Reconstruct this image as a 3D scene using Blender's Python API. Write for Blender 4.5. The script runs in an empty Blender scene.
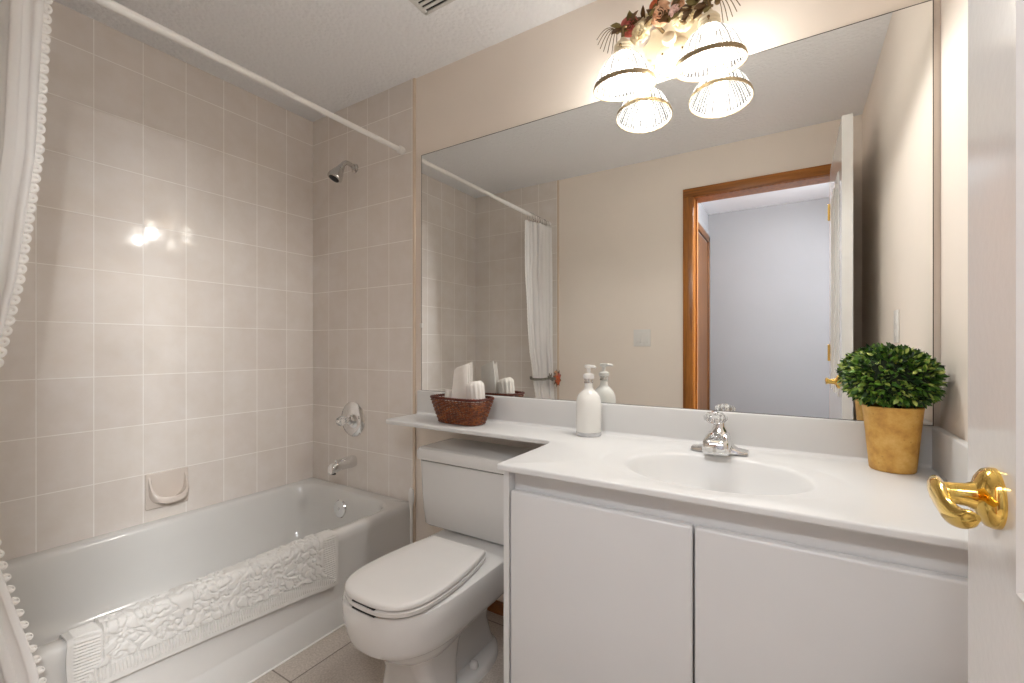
import bpy, bmesh, math, random
from mathutils import Vector, Matrix, noise as mnoise

random.seed(7)
S = bpy.context.scene
COL = S.collection
PI = math.pi

# ------------------------------------------------------------------ camera, world, light, exposure
cam_d = bpy.data.cameras.new('camera')
cam = bpy.data.objects.new('camera', cam_d)
COL.objects.link(cam)
cam.location = (2.24, -1.5184, 1.0835)
cam.rotation_euler = (math.radians(90), 0, math.radians(32.04))
cam_d.sensor_width = 36.0
cam_d.lens = 448.71 / 1024 * 36.0
cam_d.shift_y = 5.15 / 1024
cam_d.clip_start = 0.005
S.camera = cam

world = bpy.data.worlds.new('world')
S.world = world
world.use_nodes = True
world.node_tree.nodes['Background'].inputs[0].default_value = (0.75, 0.8, 0.9, 1)
world.node_tree.nodes['Background'].inputs[1].default_value = 0.3

S.view_settings.view_transform = 'Standard'
S.view_settings.look = 'None'
S.view_settings.gamma = 1.0
S.view_settings.use_curve_mapping = False
S.view_settings.exposure = 0.5

BULB_W = 7.4          # each of the two vanity bulbs
BULB_COL = (1.0, 0.975, 0.94)
HALL_W = 4.0         # unseen fill light added in the hall behind the open door
HALL_COL = (0.93, 0.96, 1.0)


def light(name, kind, loc, power, color, **kw):
    d = bpy.data.lights.new(name, kind)
    d.energy = power
    d.color = color
    for k, v in kw.items():
        setattr(d, k, v)
    o = bpy.data.objects.new(name, d)
    o.location = loc
    COL.objects.link(o)
    return o


light('hall_fill_light', 'AREA', (2.75, -2.10, 2.30), HALL_W, HALL_COL, shape='DISK', size=0.5)  # added area light without a fixture, brightens hall and doorway


def aim(o, target):
    o.rotation_euler = (Vector(target) - o.location).to_track_quat('-Z', 'Y').to_euler()


# two unseen lights added to fill the bathroom, aimed through its open door
aim(light('door_fill_light', 'AREA', (1.98, -2.00, 2.25), 11.0, (0.97, 0.985, 1.0), shape='RECTANGLE', size=0.80, size_y=0.16), (2.0, -.3, .4))
aim(light('door_fill_light', 'AREA', (3.25, -2.00, 2.15), 80.0, (0.97, 0.985, 1.0), shape='DISK', size=0.40), (.8, -.7, .9))
S.cycles.sample_clamp_indirect = 6.0
S.cycles.max_bounces = 12
S.cycles.diffuse_bounces = 6
S.cycles.glossy_bounces = 6
S.cycles.transparent_max_bounces = 12

# ------------------------------------------------------------------ materials


def srgb(r, g, b):
    def f(c):
        c /= 255
        return c / 12.92 if c <= 0.04045 else ((c + 0.055) / 1.055) ** 2.4
    return (f(r), f(g), f(b), 1)


class NT:
    def __init__(self, name):
        self.m = bpy.data.materials.new(name)
        self.m.use_nodes = True
        self.t = self.m.node_tree
        self.b = self.t.nodes['Principled BSDF']
        self.out = self.t.nodes['Material Output']

    def n(self, kind, **kw):
        nd = self.t.nodes.new(kind)
        for k, v in kw.items():
            if k.startswith('i_'):
                nd.inputs[k[2:].replace('_', ' ')].default_value = v
            else:
                setattr(nd, k, v)
        return nd

    def l(self, a, b):
        self.t.links.new(a, b)

    def set(self, **kw):
        for k, v in kw.items():
            self.b.inputs[k.replace('_', ' ')].default_value = v
        return self

    def bump(self, height, strength=0.3, dist=0.01):
        bp = self.n('ShaderNodeBump')
        bp.inputs['Strength'].default_value = strength
        bp.inputs['Distance'].default_value = dist
        self.l(height, bp.inputs['Height'])
        self.l(bp.outputs[0], self.b.inputs['Normal'])
        return bp

    def coords(self):
        return self.n('ShaderNodeTexCoord').outputs['Object']

    def noise(self, scale, detail=3, rough=0.5, vec=None):
        nd = self.n('ShaderNodeTexNoise')
        nd.inputs['Scale'].default_value = scale
        nd.inputs['Detail'].default_value = detail
        nd.inputs['Roughness'].default_value = rough
        self.l(vec if vec is not None else self.coords(), nd.inputs['Vector'])
        return nd

    def ramp(self, fac, stops):
        r = self.n('ShaderNodeValToRGB')
        el = r.color_ramp.elements
        while len(el) < len(stops):
            el.new(0.5)
        for e, (p, c) in zip(el, stops):
            e.position = p
            e.color = c
        self.l(fac, r.inputs[0])
        return r.outputs[0]


def plain(name, col, rough=0.5, metal=0.0, var=0.03, scale=8, bump=0.0, bscale=200, **kw):
    t = NT(name)
    t.set(Roughness=rough, Metallic=metal, **kw)
    nz = t.noise(scale)
    lo = tuple(max(0, c * (1 - var)) for c in col[:3]) + (1,)
    hi = tuple(min(1, c * (1 + var)) for c in col[:3]) + (1,)
    t.l(t.ramp(nz.outputs['Fac'], [(0.3, lo), (0.7, hi)]), t.b.inputs['Base Color'])
    if bump:
        t.bump(t.noise(bscale, 2).outputs['Fac'], bump, 0.002)
    return t.m


def tile_mat(name, axes, w, h, off, c1, c2, grout, mortar, rough, speck=False, bump=0.25):
    t = NT(name)
    sep = t.n('ShaderNodeSeparateXYZ')
    t.l(t.coords(), sep.inputs[0])
    cmb = t.n('ShaderNodeCombineXYZ')
    for k, ax in enumerate(axes):
        ad = t.n('ShaderNodeMath', operation='ADD')
        t.l(sep.outputs[ax], ad.inputs[0])
        ad.inputs[1].default_value = off[k]
        t.l(ad.outputs[0], cmb.inputs[k])
    br = t.n('ShaderNodeTexBrick', offset=0.0, squash=1.0)
    t.l(cmb.outputs[0], br.inputs['Vector'])
    br.inputs['Scale'].default_value = 1.0
    br.inputs['Brick Width'].default_value = w
    br.inputs['Row Height'].default_value = h
    br.inputs['Mortar Size'].default_value = mortar
    br.inputs['Mortar Smooth'].default_value = 0.25
    br.inputs['Color1'].default_value = c1
    br.inputs['Color2'].default_value = c2
    br.inputs['Mortar'].default_value = grout
    nz = t.noise(9 if not speck else 150, 4, 0.6)
    mx = t.n('ShaderNodeMix', data_type='RGBA', blend_type='MULTIPLY')
    mx.inputs[0].default_value = 1.0
    t.l(br.outputs['Color'], mx.inputs[6])
    if speck:
        t.l(t.ramp(nz.outputs['Fac'], [(0.35, (0.72, 0.70, 0.68, 1)), (0.65, (1, 1, 1, 1))]), mx.inputs[7])
    else:
        t.l(t.ramp(nz.outputs['Fac'], [(0.3, (0.93, 0.90, 0.87, 1)), (0.7, (1, 0.99, 0.99, 1))]), mx.inputs[7])
    t.l(mx.outputs[2], t.b.inputs['Base Color'])
    rr = t.n('ShaderNodeMapRange')
    t.l(br.outputs['Fac'], rr.inputs['Value'])
    rr.inputs['To Min'].default_value = rough
    rr.inputs['To Max'].default_value = 0.6
    t.l(rr.outputs[0], t.b.inputs['Roughness'])
    t.set(IOR=1.6, Coat_Weight=0.0 if speck else 0.4, Coat_Roughness=0.05)
    inv = t.n('ShaderNodeMath', operation='SUBTRACT')
    inv.inputs[0].default_value = 1.0
    t.l(br.outputs['Fac'], inv.inputs[1])
    wv = t.noise(14 if not speck else 300, 2)
    ad = t.n('ShaderNodeMath', operation='MULTIPLY_ADD')
    t.l(wv.outputs['Fac'], ad.inputs[0])
    ad.inputs[1].default_value = 0.5 if not speck else 0.25
    t.l(inv.outputs[0], ad.inputs[2])
    t.bump(ad.outputs[0], bump, 0.0018)
    return t.m


def wood(name, dark, light_, rough=0.35, axis=2, scale=1.0):
    t = NT(name)
    t.set(Roughness=rough)
    mp = t.n('ShaderNodeMapping')
    sc = [28 * scale, 28 * scale, 28 * scale]
    sc[axis] = 1.6 * scale
    mp.inputs['Scale'].default_value = sc
    t.l(t.coords(), mp.inputs[0])
    nz = t.noise(1.5, 5, 0.6, mp.outputs[0])
    nz2 = t.noise(9, 3, 0.5, mp.outputs[0])
    ad = t.n('ShaderNodeMath', operation='MULTIPLY_ADD')
    t.l(nz2.outputs['Fac'], ad.inputs[0])
    ad.inputs[1].default_value = 0.35
    t.l(nz.outputs['Fac'], ad.inputs[2])
    t.l(t.ramp(ad.outputs[0], [(0.42, dark), (0.82, light_)]), t.b.inputs['Base Color'])
    t.bump(ad.outputs[0], 0.1, 0.001)
    return t.m


WALLCOL = srgb(240, 230, 219)
M = {}
M['wall'] = plain('wall_paint', WALLCOL, 0.6, var=0.02, scale=3, bump=0.06, bscale=120)
t = NT('popcorn_ceiling')
t.set(Base_Color=srgb(243, 244, 246), Roughness=0.9)
n1 = t.noise(75, 3, 0.6)
n2 = t.n('ShaderNodeTexVoronoi')
n2.inputs['Scale'].default_value = 60
t.l(t.coords(), n2.inputs['Vector'])
ad = t.n('ShaderNodeMath', operation='SUBTRACT')
t.l(n1.outputs['Fac'], ad.inputs[0])
t.l(n2.outputs['Distance'], ad.inputs[1])
t.bump(ad.outputs[0], 0.42, 0.008)
M['ceiling'] = t.m
TILE1, TILE2, GROUT = srgb(236, 231, 225), srgb(232, 226, 220), srgb(249, 247, 243)
M['tile_left'] = tile_mat('tile_left', (1, 2), .1524, .2032, (10 * .1524 + .005, -.969 + .2032 * 10), TILE1, TILE2, GROUT, .0019, .07)
M['tile_back'] = tile_mat('tile_back', (0, 2), .1524, .2032, (.0135, -.969 + .2032 * 10), TILE1, TILE2, GROUT, .0019, .07)
M['floor'] = tile_mat('floor_tile', (0, 1), .305, .305, (-.865 + .305 * 4, .67 + .305 * 6), srgb(208, 198, 188), srgb(202, 192, 182), srgb(140, 130, 122), .0028, .35, True)
M['bullnose'] = plain('bullnose_tile', srgb(226, 208, 188), 0.15, var=0.02)
M['oak'] = wood('oak_trim', srgb(112, 62, 18), srgb(176, 112, 44), 0.3, 2)
M['oak_x'] = wood('oak_trim_along', srgb(108, 60, 17), srgb(172, 108, 42), 0.3, 0)
M['oak_dark'] = wood('oak_door', srgb(70, 40, 16), srgb(112, 70, 32), 0.4, 2)
M['oak_base'] = wood('oak_baseboard', srgb(96, 52, 20), srgb(140, 84, 38), 0.35, 0)
M['porcelain'] = plain('porcelain', srgb(220, 219, 217), 0.09, var=0.01, Coat_Weight=0.4)
M['tub'] = plain('tub_enamel', srgb(220, 219, 216), 0.12, var=0.01, Coat_Weight=0.3)
M['seat'] = plain('seat_plastic', srgb(222, 220, 217), 0.16, var=0.01)
M['marble'] = plain('cultured_marble', srgb(221, 221, 220), 0.32, var=0.012, scale=4, Specular_IOR_Level=0.35)
M['foil'] = plain('white_cabinet_foil', srgb(219, 219, 219), 0.3, var=0.01)
M['door'] = plain('door_paint', srgb(226, 225, 223), 0.12, var=0.01, bump=0.10, bscale=90)
M['white'] = plain('white_plastic', srgb(232, 230, 226), 0.3, var=0.01)
M['rod'] = plain('rod_enamel', srgb(232, 230, 226), 0.3, var=0.01)
M['chrome'] = plain('chrome', (0.78, 0.78, 0.78, 1), 0.08, 1.0, var=0.02)
M['nickel'] = plain('brushed_chrome', (0.62, 0.6, 0.58, 1), 0.18, 1.0, var=0.04)
M['brass'] = plain('polished_brass', (0.88, 0.60, 0.16, 1), 0.11, 1.0, var=0.05)
M['bronze'] = plain('aged_bronze', srgb(120, 98, 66), 0.35, 0.7, var=0.2, scale=60)
M['cream'] = plain('cream_enamel', srgb(238, 222, 190), 0.35, var=0.04, scale=30)
M['band'] = plain('shade_metal_band', srgb(168, 150, 122), 0.3, 0.8, var=0.08, scale=40)
M['dark'] = plain('dark_gap', (0.02, 0.02, 0.02, 1), 0.6)
M['caulk'] = plain('white_caulk', srgb(236, 234, 230), 0.4)
M['slot'] = plain('vent_metal', srgb(214, 213, 210), 0.45, var=0.02)
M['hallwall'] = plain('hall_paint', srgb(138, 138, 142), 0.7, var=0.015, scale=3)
M['hallceil'] = plain('hall_ceiling_paint', srgb(232, 234, 240), 0.8, var=0.01)
M['carpet'] = plain('hall_carpet', srgb(150, 140, 128), 0.95, var=0.2, scale=160, bump=0.5, bscale=300)
M['lotion'] = plain('white_lotion', srgb(236, 235, 230), 0.25, var=0.01)

t = NT('mirror_silver')
t.set(Base_Color=(0.90, 0.91, 0.90, 1), Metallic=1.0, Roughness=0.0)
M['mirror'] = t.m
t = NT('clear_acrylic')
t.set(Base_Color=(0.96, 0.97, 0.97, 1), Roughness=0.03, IOR=1.49, Transmission_Weight=0.85)
M['acrylic'] = t.m
t = NT('clear_glass')
t.set(Base_Color=(0.95, 0.95, 0.96, 1), Roughness=0.05, IOR=1.2, Transmission_Weight=0.5)
M['glass'] = t.m

# prismatic lamp glass: mostly clear, the ribs a little milky
def lamp_glass(name, tint, milk):
    t = NT(name)
    tr = t.n('ShaderNodeBsdfTransparent')
    tr.inputs[0].default_value = (tint, tint, tint * .98, 1)
    tl = t.n('ShaderNodeBsdfTranslucent')
    tl.inputs[0].default_value = (0.97, 0.96, 0.94, 1)
    df = t.n('ShaderNodeBsdfDiffuse')
    df.inputs[0].default_value = (0.97, 0.96, 0.94, 1)
    gl = t.n('ShaderNodeBsdfGlossy')
    gl.inputs['Roughness'].default_value = 0.12
    a = t.n('ShaderNodeMixShader'); a.inputs[0].default_value = 0.4
    t.l(tl.outputs[0], a.inputs[1]); t.l(df.outputs[0], a.inputs[2])
    b = t.n('ShaderNodeMixShader'); b.inputs[0].default_value = milk
    t.l(tr.outputs[0], b.inputs[1]); t.l(a.outputs[0], b.inputs[2])
    c = t.n('ShaderNodeMixShader'); c.inputs[0].default_value = 0.04
    t.l(b.outputs[0], c.inputs[1]); t.l(gl.outputs[0], c.inputs[2])
    t.l(c.outputs[0], t.out.inputs['Surface'])
    return t.m


M['shade'] = lamp_glass('milky_lamp_rib', .42, .17)
M['rib'] = lamp_glass('clear_lamp_rib', .34, .012)

t = NT('lit_bulb')
t.set(Base_Color=(1, 0.95, 0.88, 1), Emission_Color=(1, 0.93, 0.82, 1), Emission_Strength=22.0)
M['bulb'] = t.m

# sheer white cotton
t = NT('curtain_cotton')
t.set(Base_Color=srgb(247, 246, 245), Roughness=0.85)
tl = t.n('ShaderNodeBsdfTranslucent'); tl.inputs[0].default_value = srgb(247, 246, 245)
mx = t.n('ShaderNodeMixShader'); mx.inputs[0].default_value = 0.18
t.l(t.b.outputs[0], mx.inputs[1]); t.l(tl.outputs[0], mx.inputs[2])
t.l(mx.outputs[0], t.out.inputs['Surface'])
wv = t.noise(420, 1)
t.bump(wv.outputs['Fac'], 0.08, 0.001)
M['cotton'] = t.m
M['lace'] = plain('white_lace', srgb(240, 238, 234), 0.8, var=0.02, bump=0.3, bscale=500)
M['terry'] = plain('white_terry', srgb(214, 212, 208), 0.95, var=0.02, scale=40, bump=0.25, bscale=700, Sheen_Weight=0.2)
M['cloth'] = plain('white_facecloth', srgb(238, 234, 228), 0.95, var=0.02, scale=40, bump=0.4, bscale=600)

# wicker
t = NT('dark_wicker')
t.set(Roughness=0.32, Coat_Weight=0.2)
nz = t.noise(60, 3)
t.l(t.ramp(nz.outputs['Fac'], [(0.3, srgb(70, 30, 12)), (0.5, srgb(120, 58, 20)), (0.72, srgb(168, 98, 36))]), t.b.inputs['Base Color'])
M['wicker'] = t.m
M['wicker_rim'] = plain('dark_wicker_rim', srgb(92, 34, 16), 0.3, var=0.35, scale=70)

# ochre glazed pot, mottled
t = NT('ochre_pot')
t.set(Roughness=0.5)
nz = t.noise(26, 5, 0.65)
c = t.ramp(nz.outputs['Fac'], [(0.25, srgb(168, 116, 50)), (0.5, srgb(204, 156, 74)), (0.75, srgb(222, 182, 108))])
vz = t.n('ShaderNodeTexVoronoi'); vz.inputs['Scale'].default_value = 45
t.l(t.coords(), vz.inputs['Vector'])
sp = t.ramp(vz.outputs['Distance'], [(0.06, (0.45, 0.28, 0.14, 1)), (0.13, (1, 1, 1, 1))])
mx = t.n('ShaderNodeMix', data_type='RGBA', blend_type='MULTIPLY'); mx.inputs[0].default_value = 0.35
t.l(c, mx.inputs[6]); t.l(sp, mx.inputs[7])
t.l(mx.outputs[2], t.b.inputs['Base Color'])
t.bump(nz.outputs['Fac'], 0.2, 0.002)
M['pot'] = t.m
M['soil'] = plain('moss_soil', srgb(70, 58, 40), 0.9, var=0.3, scale=80, bump=0.5)

# leaves: every leaf its own green
t = NT('box_leaf')
t.set(Roughness=0.38)
g = t.n('ShaderNodeNewGeometry')
t.l(t.ramp(g.outputs['Random Per Island'], [(0.0, srgb(24, 48, 24)), (0.4, srgb(54, 94, 34)), (0.75, srgb(106, 148, 52)), (1.0, srgb(196, 208, 112))]), t.b.inputs['Base Color'])
M['leaf'] = t.m
M['leafcore'] = plain('box_twig_core', srgb(28, 40, 20), 0.9, var=0.3, scale=60)


def flower_mat(name, c1, c2):
    return plain(name, tuple((a + b) / 2 for a, b in zip(c1, c2)), 0.5, var=0.22, scale=45)


M['rose_red'] = flower_mat('rose_red', srgb(196, 92, 84), srgb(214, 130, 116))
M['rose_peach'] = flower_mat('rose_peach', srgb(232, 172, 132), srgb(238, 196, 160))
M['rose_cream'] = flower_mat('rose_cream', srgb(238, 214, 170), srgb(240, 226, 196))
M['rose_pink'] = flower_mat('rose_pink', srgb(236, 190, 176), srgb(240, 210, 200))
M['rose_orange'] = flower_mat('rose_orange', srgb(206, 92, 54), srgb(222, 128, 84))
M['leaf_bronze'] = plain('bronze_leaf', srgb(104, 74, 40), 0.45, 0.3, var=0.35, scale=40)
M['leaf_olive'] = plain('olive_leaf', srgb(128, 112, 58), 0.5, 0.1, var=0.3, scale=40)
M['ribbon'] = plain('grey_ribbon', srgb(126, 122, 112), 0.6, var=0.3, scale=90)

# ------------------------------------------------------------------ mesh helpers


class MB:
    """collects verts and faces, written in world coordinates"""

    def __init__(self):
        self.v, self.f = [], []

    def add(self, vs, fs):
        o = len(self.v)
        self.v += [tuple(p) for p in vs]
        self.f += [tuple(i + o for i in q) for q in fs]
        return self

    def box(self, x0, y0, z0, x1, y1, z1, bev=0.0, seg=2):
        if bev <= 0:
            vs = [(x, y, z) for x in (x0, x1) for y in (y0, y1) for z in (z0, z1)]
            return self.add(vs, [(0, 1, 3, 2), (4, 6, 7, 5), (0, 4, 5, 1), (2, 3, 7, 6), (0, 2, 6, 4), (1, 5, 7, 3)])
        bm = bmesh.new()
        bmesh.ops.create_cube(bm, size=1.0)
        for v in bm.verts:
            v.co = Vector(((x0 + x1) / 2 + v.co.x * (x1 - x0), (y0 + y1) / 2 + v.co.y * (y1 - y0), (z0 + z1) / 2 + v.co.z * (z1 - z0)))
        bmesh.ops.bevel(bm, geom=list(bm.edges), offset=bev, segments=seg, profile=0.5, affect='EDGES')
        return self.from_bm(bm)

    def from_bm(self, bm, mat=None):
        bm.verts.index_update()
        vs = [v.co.copy() if mat is None else mat @ v.co for v in bm.verts]
        fs = [[v.index for v in f.verts] for f in bm.faces]
        bm.free()
        return self.add(vs, fs)

    def loft(self, rings, cap0=True, cap1=True, closed=True):
        n = len(rings[0])
        vs = [p for r in rings for p in r]
        fs = []
        for i in range(len(rings) - 1):
            for j in range(n if closed else n - 1):
                a, b = i * n + j, i * n + (j + 1) % n
                fs.append((a, b, b + n, a + n))
        if cap0:
            fs.append(tuple(range(n - 1, -1, -1)))
        if cap1:
            fs.append(tuple((len(rings) - 1) * n + j for j in range(n)))
        return self.add(vs, fs)

    def lathe(self, prof, c=(0, 0, 0), axis=(0, 0, 1), seg=32, cap0=True, cap1=True, mod=None):
        """prof: (r, h) along axis from c; mod(angle, r, h) -> r"""
        ax = Vector(axis).normalized()
        u = ax.orthogonal().normalized() if abs(ax.z) < 0.99 else Vector((1, 0, 0))
        w = ax.cross(u)
        c = Vector(c)
        rings = []
        for r, h in prof:
            ring = []
            for j in range(seg):
                a = 2 * PI * j / seg
                rr = mod(a, r, h) if mod else r
                ring.append(c + ax * h + (u * math.cos(a) + w * math.sin(a)) * max(rr, 1e-5))
            rings.append(ring)
        return self.loft(rings, cap0, cap1)

    def tube(self, pts, rad, seg=10, caps=True, closed=False):
        pts = [Vector(p) for p in pts]
        n = len(pts)
        rs = rad if isinstance(rad, (list, tuple)) else [rad] * n
        nrm = None
        rings = []
        for i, p in enumerate(pts):
            if closed:
                tg = (pts[(i + 1) % n] - pts[i - 1])
            else:
                tg = (pts[min(i + 1, n - 1)] - pts[max(i - 1, 0)])
            tg.normalize()
            if nrm is None:
                nrm = tg.orthogonal().normalized()
            nrm = (nrm - tg * nrm.dot(tg))
            if nrm.length < 1e-6:
                nrm = tg.orthogonal()
            nrm.normalize()
            bn = tg.cross(nrm)
            rings.append([p + (nrm * math.cos(2 * PI * j / seg) + bn * math.sin(2 * PI * j / seg)) * rs[i] for j in range(seg)])
        if closed:
            rings.append(rings[0])
            return self.loft(rings, False, False)
        return self.loft(rings, caps, caps)

    def grid(self, fn, nu, nv):
        vs = [fn(i / nu, j / nv) for i in range(nu + 1) for j in range(nv + 1)]
        fs = []
        for i in range(nu):
            for j in range(nv):
                a = i * (nv + 1) + j
                fs.append((a, a + nv + 1, a + nv + 2, a + 1))
        return self.add(vs, fs)

    def ball(self, c, rx, ry=None, rz=None, seg=20, rings=12, bump=None):
        ry = rx if ry is None else ry
        rz = rx if rz is None else rz
        rr = []
        for i in range(rings + 1):
            th = PI * i / rings
            s = max(math.sin(th), 1e-3)
            rr.append([(c[0] + rx * s * math.cos(2 * PI * j / seg), c[1] + ry * s * math.sin(2 * PI * j / seg), c[2] - rz * math.cos(th)) for j in range(seg)])
        return self.loft(rr, True, True)


def wloc(o):
    v = Vector((0, 0, 0))
    while o is not None:
        v += o.location
        o = o.parent
    return v


def obj(name, mb, mat, parent=None, smooth=True, angle=35, solid=0.0, sub=0):
    me = bpy.data.meshes.new(name)
    off = wloc(parent) if parent is not None else Vector((0, 0, 0))
    me.from_pydata([(p[0] - off.x, p[1] - off.y, p[2] - off.z) for p in mb.v], [], mb.f)
    bm = bmesh.new()
    bm.from_mesh(me)
    bmesh.ops.remove_doubles(bm, verts=list(bm.verts), dist=1e-6)
    bmesh.ops.recalc_face_normals(bm, faces=list(bm.faces))
    bm.to_mesh(me)
    bm.free()
    if smooth:
        me.shade_smooth()
        me.set_sharp_from_angle(angle=math.radians(angle))
    me.materials.append(M[mat] if isinstance(mat, str) else mat)
    o = bpy.data.objects.new(name, me)
    COL.objects.link(o)
    if parent is not None:
        o.parent = parent
    if solid:
        md = o.modifiers.new('thick', 'SOLIDIFY')
        md.thickness = solid
        md.offset = 0
    if sub:
        md = o.modifiers.new('sub', 'SUBSURF')
        md.levels = md.render_levels = sub
    return o


def tag(o, label, cat, group=None, kind=None):
    o['label'] = label
    o['category'] = cat
    if group:
        o['group'] = group
    if kind:
        o['kind'] = kind
    return o


def thing(name, loc, label, cat, group=None, kind=None):
    o = bpy.data.objects.new(name, None)
    o.empty_display_size = 0.05
    o.location = loc
    COL.objects.link(o)
    return tag(o, label, cat, group, kind)


def struct(name, mb, mat, parent=None, **kw):
    o = obj(name, mb, mat, parent, **kw)
    if parent is None:
        o['kind'] = 'structure'
    return o


def se_ring(cx, cy, z, a, bf, bb, nf=2.2, nb=2.2, N=56):
    """oval ring in plan: half width a, reach bf towards -y and bb towards +y, superellipse exponents"""
    out = []
    for j in range(N):
        th = 2 * PI * j / N
        c, s = math.cos(th), math.sin(th)
        n = nf if s < 0 else nb
        x = a * math.copysign(abs(c) ** (2 / n), c)
        y = (bf if s < 0 else bb) * math.copysign(abs(s) ** (2 / n), s)
        out.append((cx + x, cy + y, z))
    return out


def rr_ring(x0, y0, x1, y1, z, r, k=6):
    """rounded rectangle in plan"""
    out = []
    for cx, cy, a0 in ((x1 - r, y1 - r, 0), (x0 + r, y1 - r, 90), (x0 + r, y0 + r, 180), (x1 - r, y0 + r, 270)):
        for i in range(k + 1):
            a = math.radians(a0 + 90 * i / k)
            out.append((cx + r * math.cos(a), cy + r * math.sin(a), z))
    return out


def smooth_path(pts, n=8):
    """Catmull-Rom through pts"""
    P_ = [Vector(p) for p in pts]
    P_ = [P_[0] * 2 - P_[1]] + P_ + [P_[-1] * 2 - P_[-2]]
    out = []
    for i in range(1, len(P_) - 2):
        a, b, c, d = P_[i - 1:i + 3]
        for k in range(n):
            s = k / n
            out.append(0.5 * ((2 * b) + (c - a) * s + (2 * a - 5 * b + 4 * c - d) * s * s + (3 * b - a - 3 * c + d) * s ** 3))
    out.append(P_[-2])
    return out


def interp(x, pts):
    for (a, va), (b, vb) in zip(pts, pts[1:]):
        if x <= b:
            s = (x - a) / (b - a) if b > a else 0
            return va + (vb - va) * max(0, min(1, s))
    return pts[-1][1]


def sstep(a, b, x):
    s = max(0.0, min(1.0, (x - a) / (b - a)))
    return s * s * (3 - 2 * s)


# ------------------------------------------------------------------ room shell
W, D, H = 2.553, 1.506, 2.3203
T = 0.10
struct('floor', MB().box(-T, -D - .12, -0.08, W + T, T, 0), 'floor', smooth=False)
struct('ceiling', MB().box(-T, -D - .12, H, W + T, T, H + .08), 'ceiling', smooth=False)
struct('wall_left', MB().box(-T, -D - .12, 0, 0, T, H), 'tile_left', smooth=False)
struct('wall_back', MB().box(0, 0.001, 0, W, T, H), 'wall', smooth=False)
struct('wall_right', MB().box(W, -D - .12, 0, W + T, T, H), 'wall', smooth=False)
DX0, DX1, DZ = 1.700, 2.430, 2.035       # door opening
fw = MB()
fw.box(0, -D - .12, 0, DX0, -D, H)
fw.box(DX1, -D - .12, 0, W, -D, H)
fw.box(DX0, -D - .12, DZ, DX1, -D, H)
struct('wall_front', fw, 'wall', smooth=False)
# tiled ends of the bath alcove
struct('wall_alcove_back', MB().box(0.0, -.006, .33, .752, 0.0, H), 'tile_back', smooth=False)
struct('wall_alcove_front', MB().box(0.0, -D, .33, .752, -D + .006, H), 'tile_back', smooth=False)
for k, (ya, yb) in enumerate(((-.007, 0.0), (-D, -D + .007))):
    struct('trim_%d' % (k + 1), MB().box(.752, ya, 0.0, .768, yb, H, .003, 2), 'bullnose')
# oak baseboard behind the toilet
struct('baseboard_back', MB().box(.77, -.012, 0, 1.604, 0.0, .052, .004, 2), 'oak_base')
struct('baseboard_front', MB().box(.77, -D, 0, 1.64, -D + .012, .052, .004, 2), 'oak_base')

# doorway: oak jamb, stop and casing
CZ = 2.084
tr = MB()
CW = .058
for ys, ye in ((-D, -D + .015), (-D - .135, -D - .12)):
    tr.box(DX0 - CW + .004, ys, 0, DX0 + .008, ye, CZ, .004, 2)
    tr.box(DX1 - .004, ys, 0, DX1 + CW - .004, ye, CZ, .004, 2)
struct('trim_3', tr, 'oak')
tr = MB()
for ys, ye in ((-D, -D + .0155), (-D - .1355, -D - .12)):
    tr.box(DX0 - CW + .004, ys, CZ - CW, DX1 + CW - .004, ye, CZ, .004, 2)
struct('trim_4', tr, 'oak_x')
jb = MB()
jb.box(DX0, -D - .12, 0, DX0 + .012, -D, DZ)
jb.box(DX1 - .012, -D - .12, 0, DX1, -D, DZ)
jb.box(DX0, -D - .12, DZ - .012, DX1, -D, DZ)
jb.box(DX0 + .012, -D - .075, 0, DX0 + .022, -D - .042, DZ - .012)
struct('trim_5', jb, 'oak', smooth=False)

# hall beyond the door, seen in the mirror
HY = 3.03
HX = 1.57
struct('floor_hall', MB().box(HX - .1, -HY - .1, -0.08, 3.7, -D - .12, -0.001), 'carpet', smooth=False)
struct('ceiling_hall', MB().box(HX - .1, -HY - .1, H, 3.7, -D - .12, H + .08), 'hallceil', smooth=False)
struct('wall_hall_far', MB().box(HX - .1, -HY - .1, 0, 3.7, -HY, H), 'hallwall', smooth=False)
struct('wall_hall_left', MB().box(HX - .1, -HY, 0, HX, -D - .12, H), 'hallwall', smooth=False)
struct('wall_hall_right', MB().box(3.6, -HY, 0, 3.7, -D - .12, H), 'hallwall', smooth=False)
hd = thing('door_2', (HX, -2.60, 0), 'oak door set in an oak casing on the hall wall, reflected through the doorway', 'door', kind='structure')
d_ = MB()
d_.box(HX, -2.945, .005, HX + .006, -2.235, 2.03)
obj('door_panel', d_, 'oak_dark', hd)
d_ = MB()
d_.box(HX, -3.005, 0, HX + .018, -2.945, CZ + .02, .004)
d_.box(HX, -2.235, 0, HX + .018, -2.175, CZ + .02, .004)
d_.box(HX, -3.005, CZ - .04, HX + .018, -2.175, CZ + .02, .004)
obj('door_casing', d_, 'oak_dark', hd)

# ------------------------------------------------------------------ the open bathroom door
DXF, DYL, DYH = 2.412, -.797, -1.500      # face towards the room, latch edge, hinge edge
door = thing('door_1', (DXF + .02, DYH, 0), 'open white panelled door with brass lever at the right edge', 'door', kind='structure')


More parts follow.
